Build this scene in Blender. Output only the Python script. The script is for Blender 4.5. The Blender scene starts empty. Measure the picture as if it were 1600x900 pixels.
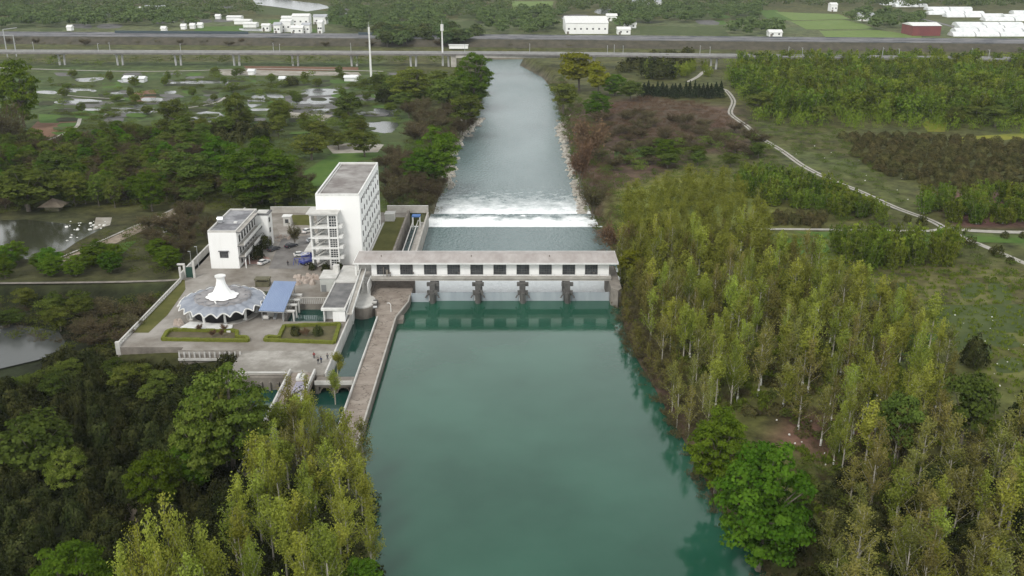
import bpy, math, random
import numpy as np
from math import radians as R
random.seed(7); RNG = np.random.default_rng(7)
SC = bpy.context.scene; COL = SC.collection
# ------------------------------------------------------------------ camera
PITCH = math.atan(550/1500); FPX = 1500.0; CAMH = 100.0
cam = bpy.data.cameras.new('camera'); camo = bpy.data.objects.new('camera', cam); COL.objects.link(camo)
camo.location = (0, 0, CAMH); camo.rotation_euler = (math.pi/2 - PITCH, 0, 0)
cam.sensor_width = 36; cam.lens = FPX/1600*36; cam.clip_start = 1; cam.clip_end = 20000
SC.camera = camo
# ------------------------------------------------------------------ sky, sun, exposure
SUN_EL, SUN_AZ = R(48), R(205)          # azimuth clockwise from +Y: light comes from behind the camera, a little left
w = bpy.data.worlds.new('World'); SC.world = w; w.use_nodes = True
nt = w.node_tree; nt.nodes.clear()
o_ = nt.nodes.new('ShaderNodeOutputWorld'); b_ = nt.nodes.new('ShaderNodeBackground')
s_ = nt.nodes.new('ShaderNodeTexSky'); s_.sky_type = 'NISHITA'; s_.sun_disc = False
s_.sun_elevation = SUN_EL; s_.sun_rotation = SUN_AZ; s_.dust_density = 3; s_.air_density = 1.0
hs = nt.nodes.new('ShaderNodeHueSaturation'); hs.inputs['Saturation'].default_value = 0.45
nt.links.new(s_.outputs[0], hs.inputs['Color'])
# thin overcast: a pale cloud sheet over most of the sky, thicker and thinner in places
tc = nt.nodes.new('ShaderNodeTexCoord'); cn = nt.nodes.new('ShaderNodeTexNoise'); cn.inputs['Scale'].default_value = 2.2; cn.inputs['Detail'].default_value = 4
cr_ = nt.nodes.new('ShaderNodeMapRange'); cr_.inputs['From Min'].default_value = .3; cr_.inputs['From Max'].default_value = .7; cr_.inputs['To Min'].default_value = .65; cr_.inputs['To Max'].default_value = 1.0
cm_ = nt.nodes.new('ShaderNodeMix'); cm_.data_type = 'RGBA'; cm_.inputs[7].default_value = (5.6,5.9,6.2,1)
sz_ = nt.nodes.new('ShaderNodeSeparateXYZ'); nt.links.new(tc.outputs['Generated'], sz_.inputs[0])
gr_ = nt.nodes.new('ShaderNodeMapRange'); gr_.inputs['From Min'].default_value = .25; gr_.inputs['From Max'].default_value = .62; gr_.inputs['To Min'].default_value = 1.9; gr_.inputs['To Max'].default_value = .8
nt.links.new(sz_.outputs['Z'], gr_.inputs[0]); cv_ = nt.nodes.new('ShaderNodeVectorMath'); cv_.operation = 'SCALE'; cv_.inputs[0].default_value = (5.5,5.6,5.6)
nt.links.new(gr_.outputs[0], cv_.inputs['Scale']); nt.links.new(cv_.outputs[0], cm_.inputs[7])
nt.links.new(tc.outputs['Generated'], cn.inputs['Vector']); nt.links.new(cn.outputs[0], cr_.inputs[0]); nt.links.new(cr_.outputs[0], cm_.inputs[0])
nt.links.new(hs.outputs[0], cm_.inputs[6]); nt.links.new(cm_.outputs[2], b_.inputs[0])
nt.links.new(b_.outputs[0], o_.inputs[0]); b_.inputs[1].default_value = 0.15
sl = bpy.data.lights.new('sun', 'SUN'); sl.energy = 1.5; sl.angle = R(14); sl.color = (1, .965, .91)
so = bpy.data.objects.new('sun', sl); COL.objects.link(so)
so.rotation_euler = (math.pi/2 - SUN_EL, 0, math.pi - SUN_AZ)
so.location = (0, 0, 400)
SC.view_settings.view_transform = 'Standard'; SC.view_settings.look = 'None'
SC.view_settings.exposure = 0.30; SC.view_settings.gamma = 1
HAZE = .00004
SC.cycles.max_bounces = 5; SC.cycles.diffuse_bounces = 3; SC.cycles.glossy_bounces = 3
SC.cycles.transmission_bounces = 2; SC.cycles.volume_bounces = 0; SC.cycles.transparent_max_bounces = 4
# ------------------------------------------------------------------ geometry helpers
cP, sP = math.cos(PITCH), math.sin(PITCH)
def at(px, py, z=3.0):
    """a point of the surveyed photograph on the level z -> world x, y"""
    u = -(py-450)/FPX; t = (z-CAMH)/(-sP+u*cP)
    return ((px-800)/FPX*t, (cP+u*sP)*t)
def ats(pts, z=3.0): return [at(a, b, z) for a, b in pts]
def hat(Y, py):
    u = -(py-450)/FPX
    return CAMH + (u*Y*cP-Y*sP)/(cP+u*sP)
class MB:
    def __init__(s): s.v = []; s.f = []; s.m = []
    def add(s, vs, fs, m=0):
        n = len(s.v); s.v += [tuple(p) for p in vs]; s.f += [tuple(n+i for i in f) for f in fs]; s.m += [m]*len(fs); return s
    def box(s, x0, x1, y0, y1, z0, z1, m=0):
        return s.add([(x0,y0,z0),(x1,y0,z0),(x1,y1,z0),(x0,y1,z0),(x0,y0,z1),(x1,y0,z1),(x1,y1,z1),(x0,y1,z1)],
            [(0,3,2,1),(4,5,6,7),(0,1,5,4),(1,2,6,5),(2,3,7,6),(3,0,4,7)], m)
    def prism(s, poly, z0, z1, m=0, mt=None):
        a = sum(poly[i][0]*poly[(i+1)%len(poly)][1]-poly[(i+1)%len(poly)][0]*poly[i][1] for i in range(len(poly)))
        if a < 0: poly = poly[::-1]
        n = len(poly)
        s.add([(x,y,z0) for x,y in poly]+[(x,y,z1) for x,y in poly],
            [tuple(range(n))[::-1]]+[(i,(i+1)%n,n+(i+1)%n,n+i) for i in range(n)], m)
        s.add([(x,y,z1) for x,y in poly], [tuple(range(n))], m if mt is None else mt)
        return s
    def sheet(s, poly, z, m=0):
        a = sum(poly[i][0]*poly[(i+1)%len(poly)][1]-poly[(i+1)%len(poly)][0]*poly[i][1] for i in range(len(poly)))
        if a < 0: poly = poly[::-1]
        return s.add([(x,y,z) for x,y in poly], [tuple(range(len(poly)))], m)
    def tube(s, p, q, r0, r1=None, n=8, m=0):
        r1 = r0 if r1 is None else r1
        p = np.array(p, float); q = np.array(q, float); d = q-p; d /= np.linalg.norm(d)+1e-9
        a = np.cross(d, (0,0,1) if abs(d[2]) < .9 else (1,0,0)); a /= np.linalg.norm(a); b = np.cross(d, a)
        vs = [p+r0*(math.cos(t)*a+math.sin(t)*b) for t in np.arange(n)*2*math.pi/n]+[q+r1*(math.cos(t)*a+math.sin(t)*b) for t in np.arange(n)*2*math.pi/n]
        return s.add(vs, [(i,i+n,(i+1)%n+n,(i+1)%n) for i in range(n)]+[tuple(range(n)), tuple(range(n,2*n))[::-1]], m)
    def bar(s, p, q, wd, ht, m=0):
        """beam with a rectangular section, wd sideways, ht upward"""
        p = np.array(p, float); q = np.array(q, float); d = q-p; L = np.linalg.norm(d); d /= L
        a = np.cross(d, (0,0,1)); a = a/np.linalg.norm(a) if np.linalg.norm(a) > 1e-4 else np.array((1.,0,0)); b = np.cross(a, d)
        vs = [c+sx*wd/2*a+sz*ht/2*b for c in (p,q) for sx,sz in ((-1,-1),(1,-1),(1,1),(-1,1))]
        return s.add(vs, [(0,1,2,3),(7,6,5,4),(0,4,5,1),(1,5,6,2),(2,6,7,3),(3,7,4,0)], m)
    def ribbon(s, pts, wd, z, m=0):
        P_ = [np.array(p) for p in pts]; vs = []
        for i, p in enumerate(P_):
            d = P_[min(i+1,len(P_)-1)]-P_[max(i-1,0)]; d = d/np.linalg.norm(d); nrm = np.array((-d[1], d[0]))
            ww = wd[i] if isinstance(wd, (list,tuple)) else wd
            vs += [(*(p+nrm*ww/2), z), (*(p-nrm*ww/2), z)]
        return s.add(vs, [(2*i+1,2*i+3,2*i+2,2*i) for i in range(len(P_)-1)], m)
    def lathe(s, prof, cx, cy, n=24, m=0):
        k = len(prof); vs = [(cx+r*math.cos(t), cy+r*math.sin(t), z) for r,z in prof for t in np.arange(n)*2*math.pi/n]
        return s.add(vs, [(j*n+i, j*n+(i+1)%n, (j+1)*n+(i+1)%n, (j+1)*n+i) for j in range(k-1) for i in range(n)], m)
    def build(s, name, mats, parent=None, smooth=False):
        off = np.array(parent.get('_o', (0,0,0))) if parent is not None else np.zeros(3)
        me = bpy.data.meshes.new(name)
        me.from_pydata([tuple(np.array(v)-off) for v in s.v], [], s.f)
        mats = mats if isinstance(mats, (list,tuple)) else [mats]
        for m in mats: me.materials.append(m)
        me.polygons.foreach_set('material_index', s.m)
        if smooth: me.polygons.foreach_set('use_smooth', [True]*len(s.f))
        me.validate(); me.update()
        o = bpy.data.objects.new(name, me); COL.objects.link(o)
        if parent is not None:
            o.parent = parent; o['_o'] = parent.get('_o', (0.,0.,0.))
        return o
def tag(o, label=None, cat=None, group=None, kind=None):
    if label: o['label'] = label
    if cat: o['category'] = cat
    if group: o['group'] = group
    if kind: o['kind'] = kind
    return o
def thing(name, label, cat, loc=(0,0,0), group=None, rotz=0, local=False):
    o = bpy.data.objects.new(name, None); COL.objects.link(o); o.location = loc; o.rotation_euler = (0,0,rotz)
    o['_o'] = (0.,0.,0.) if local else tuple(float(a) for a in loc)
    o.empty_display_size = .5
    return tag(o, label, cat, group)
def struct(o): o['kind'] = 'structure'; return o
def quads_mesh(name, v, nq, mats, mi=None, val=None, smooth=False):
    """fast mesh out of unshared or shared quads: v (n,3), nq (k,4)"""
    me = bpy.data.meshes.new(name); me.vertices.add(len(v)); me.vertices.foreach_set('co', np.asarray(v, np.float32).ravel())
    me.loops.add(nq.size); me.loops.foreach_set('vertex_index', nq.astype(np.int32).ravel())
    me.polygons.add(len(nq)); me.polygons.foreach_set('loop_start', (np.arange(len(nq))*4).astype(np.int32))
    for m in mats: me.materials.append(m)
    if mi is not None: me.polygons.foreach_set('material_index', mi.astype(np.int32))
    me.polygons.foreach_set('use_smooth', np.full(len(nq), smooth))
    if val is not None:
        a = me.attributes.new('v', 'FLOAT', 'FACE'); a.data.foreach_set('value', val.astype(np.float32))
    me.update(calc_edges=True); return me
# ------------------------------------------------------------------ materials
def srgb(h):
    h = h.lstrip('#'); c = [int(h[i:i+2],16)/255 for i in (0,2,4)]
    return tuple(x/12.92 if x <= .04045 else ((x+.055)/1.055)**2.4 for x in c)+(1,)
MATS = {}
def blob(P_, wob=.12):
    P_ = [np.array(p, float) for p in P_]; n = len(P_); out = []; c = sum(P_)/n; R_ = np.mean([np.linalg.norm(p-c) for p in P_])
    for i in range(n):
        a, b2, c2, d = P_[i-1], P_[i], P_[(i+1)%n], P_[(i+2)%n]
        for j in range(5):
            u = j/5; q = .5*((2*b2)+(-a+c2)*u+(2*a-5*b2+4*c2-d)*u*u+(-a+3*b2-3*c2+d)*u**3); out.append(tuple(q+RNG.normal(size=2)*R_*wob*.35))
    return out
def mat(name, col, col2=None, scale=1.0, rough=.8, metal=0, bump=0.0, detail=4, spec=.4, lo=.35, hi=.65, stretch=None, col3=None):
    if name in MATS: return MATS[name]
    m = bpy.data.materials.new(name); m.use_nodes = True; t = m.node_tree; P = t.nodes['Principled BSDF']
    P.inputs['Roughness'].default_value = rough; P.inputs['Metallic'].default_value = metal
    P.inputs['Specular IOR Level'].default_value = spec
    P.inputs['Base Color'].default_value = (*col[:3], 1)
    if col2 is not None:
        g = t.nodes.new('ShaderNodeNewGeometry'); mp = t.nodes.new('ShaderNodeMapping')
        if stretch: mp.inputs['Scale'].default_value = stretch
        n = t.nodes.new('ShaderNodeTexNoise'); n.inputs['Scale'].default_value = scale; n.inputs['Detail'].default_value = detail
        n.inputs['Roughness'].default_value = .65
        r = t.nodes.new('ShaderNodeValToRGB'); r.color_ramp.elements[0].position = lo; r.color_ramp.elements[1].position = hi
        r.color_ramp.elements[0].color = (*col[:3],1); r.color_ramp.elements[1].color = (*col2[:3],1)
        if col3 is not None:
            e = r.color_ramp.elements.new((lo+hi)/2); e.color = (*col3[:3],1)
        t.links.new(g.outputs['Position'], mp.inputs[0]); t.links.new(mp.outputs[0], n.inputs['Vector'])
        t.links.new(n.outputs[0], r.inputs[0]); t.links.new(r.outputs[0], P.inputs['Base Color'])
        if bump:
            bp = t.nodes.new('ShaderNodeBump'); bp.inputs['Strength'].default_value = 1; bp.inputs['Distance'].default_value = bump
            t.links.new(n.outputs[0], bp.inputs['Height']); t.links.new(bp.outputs[0], P.inputs['Normal'])
    MATS[name] = m; return m
def leafmat(name, c1, c2, hv=.03, vv=.35, trans=.3):
    """foliage: colour runs c1..c2 from leaf to leaf, and each plant has its own tint"""
    m = bpy.data.materials.new(name); m.use_nodes = True; t = m.node_tree; t.nodes.clear()
    out = t.nodes.new('ShaderNodeOutputMaterial'); at_ = t.nodes.new('ShaderNodeAttribute'); at_.attribute_name = 'v'
    mx = t.nodes.new('ShaderNodeMix'); mx.data_type = 'RGBA'; mx.inputs[6].default_value = (*c1,1); mx.inputs[7].default_value = (*c2,1)
    t.links.new(at_.outputs['Fac'], mx.inputs[0])
    oi = t.nodes.new('ShaderNodeObjectInfo'); h = t.nodes.new('ShaderNodeHueSaturation')
    a = t.nodes.new('ShaderNodeMapRange'); a.inputs['To Min'].default_value = .5-hv; a.inputs['To Max'].default_value = .5+hv
    b = t.nodes.new('ShaderNodeMapRange'); b.inputs['To Min'].default_value = 1-vv; b.inputs['To Max'].default_value = 1+vv
    ml = t.nodes.new('ShaderNodeMath'); ml.operation = 'MULTIPLY'; ml.inputs[1].default_value = 7.13
    fr = t.nodes.new('ShaderNodeMath'); fr.operation = 'FRACT'
    t.links.new(oi.outputs['Random'], a.inputs['Value']); t.links.new(oi.outputs['Random'], ml.inputs[0])
    t.links.new(ml.outputs[0], fr.inputs[0]); t.links.new(fr.outputs[0], b.inputs['Value'])
    t.links.new(a.outputs[0], h.inputs['Hue']); t.links.new(b.outputs[0], h.inputs['Value']); h.inputs['Saturation'].default_value = 1.12; t.links.new(mx.outputs[2], h.inputs['Color'])
    d = t.nodes.new('ShaderNodeBsdfDiffuse'); tr = t.nodes.new('ShaderNodeBsdfTranslucent'); ms = t.nodes.new('ShaderNodeMixShader')
    ms.inputs[0].default_value = trans
    t.links.new(h.outputs[0], d.inputs[0]); t.links.new(h.outputs[0], tr.inputs[0])
    t.links.new(d.outputs[0], ms.inputs[1]); t.links.new(tr.outputs[0], ms.inputs[2]); t.links.new(ms.outputs[0], out.inputs[0])
    return m
WHITE = mat('white_render', (.82,.82,.80), (.68,.675,.65), .45, .8, lo=.55, hi=.9, stretch=(1,1,.12), detail=6)
WHITE2 = mat('white_trim', (.74,.74,.72), (.6,.6,.57), .6, .7)
ROOF = mat('flat_roof_felt', (.16,.14,.13), (.36,.35,.33), .12, .9, lo=.38, hi=.68, detail=7)
ROOFD = mat('dark_roof_felt', (.10,.10,.10), (.21,.205,.20), .25, .9, detail=7)
ROOFB = mat('gatehouse_roof_tiles', (.30,.27,.25), (.40,.37,.35), .4, .9, stretch=(1,.4,1))
CONC = mat('concrete', (.30,.28,.25), (.45,.43,.39), .3, .9, detail=8, bump=.02)
CONCD = mat('weathered_concrete', (.12,.105,.09), (.27,.245,.21), .35, .9, detail=8, lo=.3, hi=.7)
CONCL = mat('pale_concrete', (.44,.43,.40), (.58,.57,.54), .4, .85, detail=6)
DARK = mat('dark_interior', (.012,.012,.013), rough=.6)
GLASS = mat('window_glass', (.03,.033,.036), (.09,.095,.10), .8, .15, spec=.6)
FRAMEM = mat('window_frame', (.10,.095,.09), rough=.6)
STEEL = mat('grey_gate_steel', (.30,.34,.37), (.38,.42,.44), .3, .5, stretch=(1,1,.2))
METAL = mat('galvanised_metal', (.42,.43,.43), rough=.45, metal=.5)
TYRE = mat('rubber', (.02,.02,.02), rough=.9)
BARK = mat('bark', (.09,.075,.055), (.17,.15,.12), 2.0, .9)
BARKP = mat('pale_bark', (.28,.26,.21), (.42,.39,.33), 2.0, .9)
LIME = mat('whitewash', (.72,.72,.68), rough=.9)
# ------------------------------------------------------------------ polygons of the land (surveyed on the photograph)
RIV_UP = [(-31.6,262),(-31.6,180)]+ats([(583,700),(592,770),(602,840),(606,900)],0)+[(-34,80),(-60,20),(-90,-60),(110,-60),(60,40),(42,100)]+ats([(1178,890),(1138,840),(1100,780),(1072,720),(1038,660),(1012,610),(985,565),(966,520)],0)+[(29.2,262)]
RIV_DN = [(-31,262),(-30,300),(-29,346),(-28.2,368)]+ats([(703,282),(714,235),(745,202),(758,165),(767,130),(764,105)],-4.5)+[(-30,885),(10,890),(30,870)]+ats([(805,101),(843,122),(860,148),(870,190),(884,240),(902,300)],-4.5)+[(28.5,368),(29.2,346),(30,300),(29.2,262)]
BASIN = [(-44.3,262),(-44.3,205),(-70,205),(-70,180),(-31.6,180),(-31.6,262)]
TAIL = [(-38,276),(-38,347),(-31,347),(-31,276)]
DITCH = ats([(-120,445),(262,446),(195,540),(395,556),(395,585),(330,600),(250,600),(60,610),(-150,620)])
def sdist(X, Y, poly):
    P = np.array(poly); Q = np.roll(P, -1, 0); X = X.ravel(); Y = Y.ravel()
    best = np.full(X.shape, 1e9); ins = np.zeros(X.shape, bool)
    for (ax,ay),(bx,by) in zip(P, Q):
        dx, dy = bx-ax, by-ay; L = dx*dx+dy*dy+1e-9
        t = np.clip(((X-ax)*dx+(Y-ay)*dy)/L, 0, 1)
        best = np.minimum(best, np.hypot(X-ax-t*dx, Y-ay-t*dy))
        c = ((ay > Y) != (by > Y)) & (X < (bx-ax)*(Y-ay)/((by-ay) if by != ay else 1e-9)+ax); ins ^= c
    return np.where(ins, -best, best)
def inpoly(x, y, poly): return sdist(np.array([x]), np.array([y]), poly)[0] < 0
def ss(a, b, x): t = np.clip((x-a)/(b-a), 0, 1); return t*t*(3-2*t)
def ground_h(X, Y):
    X = np.asarray(X, float); Y = np.asarray(Y, float); sh = X.shape
    X = X.ravel(); Y = Y.ravel(); h = np.full(X.shape, 3.0)
    d = sdist(X, Y, DITCH); h += -4.6*(1-ss(-6, 3, d))
    d = sdist(X, Y, RIV_UP); k = ss(-3, 5, d); h = h*k+(-6)*(1-k)
    d = sdist(X, Y, RIV_DN); k = ss(-1, 9, d); h = h*k+(-9)*(1-k)
    for p in (BASIN, TAIL):
        d = sdist(X, Y, p); k = ss(-.5, 2.5, d); h = np.minimum(h, h*k+(-5)*(1-k))
    yard = (X > -98) & (X < -30.8) & (Y > 218) & (Y < 347); h = np.where(yard, np.minimum(h, 1.5), h)
    h = np.where((X > -69) & (X < -30.8) & (Y > 203) & (Y <= 218), np.minimum(h, .5), h)
    # low hills far away
    h += np.clip((Y-1700)/2500, 0, 1)*70*(.5+.5*np.sin(X/700+1)*np.cos(Y/900))
    return h.reshape(sh)
def axis(lo, hi, a, b, st, grow):
    pos = list(np.arange(a, b+.01, st)); x, s = b, st
    while x < hi: s *= grow; x += s; pos.append(x)
    x, s = a, st
    while x > lo: s *= grow; x -= s; pos.insert(0, x)
    return np.array(pos)
gx = axis(-5000, 5000, -130, 170, 2.0, 1.06); gy = axis(-150, 9000, 90, 420, 2.0, 1.035)
GX, GY = np.meshgrid(gx, gy); GH = ground_h(GX, GY)
nx, ny = len(gx), len(gy)
tv = np.stack([GX.ravel(), GY.ravel(), GH.ravel()], 1)
ii = np.arange((ny-1)*nx).reshape(ny-1, nx)[:, :-1].ravel()
tq = np.stack([ii, ii+1, ii+nx+1, ii+nx], 1)
def cols(*a): return np.array(a)
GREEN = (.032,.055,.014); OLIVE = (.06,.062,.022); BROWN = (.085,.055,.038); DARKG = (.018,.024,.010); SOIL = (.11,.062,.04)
zc = np.tile(np.array((.060,.068,.022)), (len(tv), 1))
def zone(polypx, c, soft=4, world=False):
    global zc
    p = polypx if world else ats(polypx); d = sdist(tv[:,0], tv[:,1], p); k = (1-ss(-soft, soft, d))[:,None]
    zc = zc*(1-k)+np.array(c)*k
zone([(-300,100),(600,95),(700,200),(640,330),(420,330),(150,240),(-200,300)], (.048,.075,.022), 10)
zone([(-200,330),(420,330),(300,420),(250,440),(-200,440)], (.045,.048,.020), 6)
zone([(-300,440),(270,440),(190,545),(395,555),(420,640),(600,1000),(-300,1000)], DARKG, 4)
zone([(870,170),(1010,150),(1150,170),(1190,240),(1080,240),(960,330),(910,330)], (.085,.062,.040), 10)
zone([(930,330),(1100,250),(1300,300),(1300,460),(1440,620),(1420,760),(1200,830),(1000,640),(950,470)], (.078,.088,.026), 8)
zone([(955,300),(1060,270),(1190,290),(1200,340),(1060,380),(960,390)], (.12,.15,.035), 8)
zone([(1200,364),(1290,364),(1310,420),(1240,440)], (.10,.13,.032), 5)
zone([(940,400),(985,470),(1060,600),(1180,820),(1120,800),(1000,600),(950,480)], (.06,.042,.028), 4)
zone([(1230,640),(1400,660),(1350,740),(1200,690)], (.12,.075,.05), 5)
zone([(1420,470),(1700,470),(1700,640),(1560,640),(1450,560)], (.075,.088,.026), 5)
zone([(1350,400),(1700,420),(1700,480),(1350,480)], (.085,.088,.032), 5)
zone([(1200,365),(1290,365),(1330,480),(1200,480)], (.075,.095,.022), 5)
zone([(1440,300),(1700,300),(1700,358),(1500,355)], (.10,.065,.045), 4)
zone([(1190,215),(1330,250),(1460,340),(1420,345),(1250,280)], (.062,.078,.024), 6)
zone([(1240,360),(1700,366),(1700,400),(1520,372)], (.055,.085,.025), 3)
zone([(-500,70),(2200,70),(2200,30),(-500,30)], (.075,.095,.04), 30)
dR = np.minimum(sdist(tv[:,0], tv[:,1], RIV_DN), 99); k = ((1-ss(0, 7, dR)) * (tv[:,1] > 350))[:,None]; zc = zc*(1-k)+np.array((.14,.12,.10))*k
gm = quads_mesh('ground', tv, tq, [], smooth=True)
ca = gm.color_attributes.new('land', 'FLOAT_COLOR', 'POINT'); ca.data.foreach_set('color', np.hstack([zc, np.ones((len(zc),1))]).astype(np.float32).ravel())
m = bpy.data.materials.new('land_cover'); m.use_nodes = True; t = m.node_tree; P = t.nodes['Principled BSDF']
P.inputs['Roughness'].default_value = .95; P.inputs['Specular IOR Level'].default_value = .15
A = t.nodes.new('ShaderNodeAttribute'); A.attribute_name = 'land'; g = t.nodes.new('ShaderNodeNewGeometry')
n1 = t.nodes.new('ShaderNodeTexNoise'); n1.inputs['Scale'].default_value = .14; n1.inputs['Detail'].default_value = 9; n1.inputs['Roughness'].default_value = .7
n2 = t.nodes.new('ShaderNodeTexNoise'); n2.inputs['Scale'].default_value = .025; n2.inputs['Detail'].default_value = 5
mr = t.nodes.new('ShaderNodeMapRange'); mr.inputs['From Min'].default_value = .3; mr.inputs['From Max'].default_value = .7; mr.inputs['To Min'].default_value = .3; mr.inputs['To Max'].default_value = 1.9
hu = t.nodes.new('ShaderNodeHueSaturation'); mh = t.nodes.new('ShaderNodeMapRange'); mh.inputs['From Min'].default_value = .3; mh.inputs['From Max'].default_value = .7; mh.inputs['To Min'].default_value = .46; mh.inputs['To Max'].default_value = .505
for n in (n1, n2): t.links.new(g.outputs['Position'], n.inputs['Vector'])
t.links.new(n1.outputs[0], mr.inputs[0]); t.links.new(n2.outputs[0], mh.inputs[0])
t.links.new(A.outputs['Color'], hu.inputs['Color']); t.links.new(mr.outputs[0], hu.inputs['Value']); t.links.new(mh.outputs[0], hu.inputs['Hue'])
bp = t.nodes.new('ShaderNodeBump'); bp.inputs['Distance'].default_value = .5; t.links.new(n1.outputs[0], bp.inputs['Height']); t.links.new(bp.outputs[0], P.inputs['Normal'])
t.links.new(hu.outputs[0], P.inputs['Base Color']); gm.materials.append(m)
go = bpy.data.objects.new('ground', gm); COL.objects.link(go); struct(go)
# ------------------------------------------------------------------ water
def water(name, col, rough, bscale, bdist, foam=False, spec=.5, stretch=(1,1,1), col2=None, ior=1.33):
    m = bpy.data.materials.new(name); m.use_nodes = True; t = m.node_tree; P = t.nodes['Principled BSDF']
    P.inputs['Base Color'].default_value = (*col,1); P.inputs['Roughness'].default_value = rough; P.inputs['IOR'].default_value = ior
    P.inputs['Specular IOR Level'].default_value = spec
    g = t.nodes.new('ShaderNodeNewGeometry'); mp = t.nodes.new('ShaderNodeMapping'); mp.inputs['Scale'].default_value = stretch
    n = t.nodes.new('ShaderNodeTexNoise'); n.inputs['Scale'].default_value = bscale; n.inputs['Detail'].default_value = 6; n.inputs['Roughness'].default_value = .6
    bp = t.nodes.new('ShaderNodeBump'); bp.inputs['Distance'].default_value = bdist
    t.links.new(g.outputs['Position'], mp.inputs[0]); t.links.new(mp.outputs[0], n.inputs['Vector'])
    t.links.new(n.outputs[0], bp.inputs['Height']); t.links.new(bp.outputs[0], P.inputs['Normal'])
    if col2 is not None:
        n2 = t.nodes.new('ShaderNodeTexNoise'); n2.inputs['Scale'].default_value = .035; n2.inputs['Detail'].default_value = 5
        mx = t.nodes.new('ShaderNodeMix'); mx.data_type = 'RGBA'; mx.inputs[6].default_value = (*col,1); mx.inputs[7].default_value = (*col2,1)
        r = t.nodes.new('ShaderNodeMapRange'); r.inputs['From Min'].default_value = .35; r.inputs['From Max'].default_value = .65
        t.links.new(mp.outputs[0], n2.inputs['Vector']); t.links.new(n2.outputs[0], r.inputs[0]); t.links.new(r.outputs[0], mx.inputs[0])
        t.links.new(mx.outputs[2], P.inputs['Base Color'])
    if foam:
        sx = t.nodes.new('ShaderNodeSeparateXYZ'); t.links.new(g.outputs['Position'], sx.inputs[0])
        nf = t.nodes.new('ShaderNodeTexNoise'); nf.inputs['Scale'].default_value = .22; nf.inputs['Detail'].default_value = 8; nf.inputs['Roughness'].default_value = .72
        t.links.new(g.outputs['Position'], nf.inputs['Vector'])
        cr = t.nodes.new('ShaderNodeValToRGB'); mapy = t.nodes.new('ShaderNodeMapRange')
        mapy.inputs['From Min'].default_value = 250; mapy.inputs['From Max'].default_value = 450
        wn = t.nodes.new('ShaderNodeTexNoise'); wn.inputs['Scale'].default_value = .16; wn.inputs['Detail'].default_value = 5; t.links.new(g.outputs['Position'], wn.inputs['Vector'])
        wm = t.nodes.new('ShaderNodeMath'); wm.operation = 'MULTIPLY_ADD'; wm.inputs[1].default_value = -20; t.links.new(wn.outputs[0], wm.inputs[0]); ad0 = t.nodes.new('ShaderNodeMath'); ad0.operation = 'ADD'; ad0.inputs[1].default_value = 9.6; t.links.new(sx.outputs['Y'], ad0.inputs[0]); t.links.new(ad0.outputs[0], wm.inputs[2])
        ltc = t.nodes.new('ShaderNodeMath'); ltc.operation = 'GREATER_THAN'; ltc.inputs[1].default_value = 346.1; t.links.new(sx.outputs['Y'], ltc.inputs[0])
        mxy = t.nodes.new('ShaderNodeMix'); t.links.new(ltc.outputs[0], mxy.inputs[0]); t.links.new(sx.outputs['Y'], mxy.inputs[2]); t.links.new(wm.outputs[0], mxy.inputs[3]); t.links.new(mxy.outputs[0], mapy.inputs[0]); t.links.new(mapy.outputs[0], cr.inputs[0])
        # density of white water along the flow
        pts = [(250,.9),(288,.9),(300,.3),(312,.10),(343,.12),(344,.12),(345,1.1),(356,.95),(363,.45),(367.3,.4),(368.2,1.0),(377,.74),(396,.42),(425,.2),(450,.12)]
        el = cr.color_ramp.elements; f = lambda y: (y-250)/200
        el[0].position = f(pts[0][0]); el[0].color = (pts[0][1],)*3+(1,); el[1].position = f(pts[-1][0]); el[1].color = (pts[-1][1],)*3+(1,)
        for y, v in pts[1:-1]: e = el.new(f(y)); e.color = (v,v,v,1)
        ad = t.nodes.new('ShaderNodeMath'); ad.operation = 'ADD'; t.links.new(cr.outputs[0], ad.inputs[0]); t.links.new(nf.outputs[0], ad.inputs[1])
        r2 = t.nodes.new('ShaderNodeMapRange'); r2.inputs['From Min'].default_value = .86; r2.inputs['From Max'].default_value = 1.32
        t.links.new(ad.outputs[0], r2.inputs[0])
        src = P.inputs['Base Color'].links[0].from_socket if P.inputs['Base Color'].links else None
        m2 = t.nodes.new('ShaderNodeMix'); m2.data_type = 'RGBA'; m2.inputs[6].default_value = (*col,1); m2.inputs[7].default_value = (.92,.95,.95,1)
        if src: t.links.new(src, m2.inputs[6])
        t.links.new(r2.outputs[0], m2.inputs[0]); t.links.new(m2.outputs[2], P.inputs['Base Color'])
        m3 = t.nodes.new('ShaderNodeMapRange'); m3.inputs['To Min'].default_value = rough; m3.inputs['To Max'].default_value = .8
        t.links.new(r2.outputs[0], m3.inputs[0]); t.links.new(m3.outputs[0], P.inputs['Roughness'])
    return m
W_UP = water('reservoir_water', (.011,.064,.038), .035, .6, .016, col2=(.024,.094,.060), ior=1.45)
W_DN = water('river_water', (.085,.135,.135), .2, .9, .55, foam=True, stretch=(1,.45,1), col2=(.13,.185,.185))
W_PD = water('pond_water', (.06,.065,.06), .22, .4, .03, spec=.3)
W_MK = water('murky_pond_water', (.035,.038,.022), .12, .4, .02)
W_BS = water('basin_water', (.010,.050,.038), .04, .6, .01)
up = MB().sheet([(-31.4,262)]+[(-31.4,176)]+[(-36,176),(-60,110),(-110,20),(-150,-60),(150,-60),(90,100),(60,180),(36,262)], 0)
struct(up.build('reservoir_water', W_UP))
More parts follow.
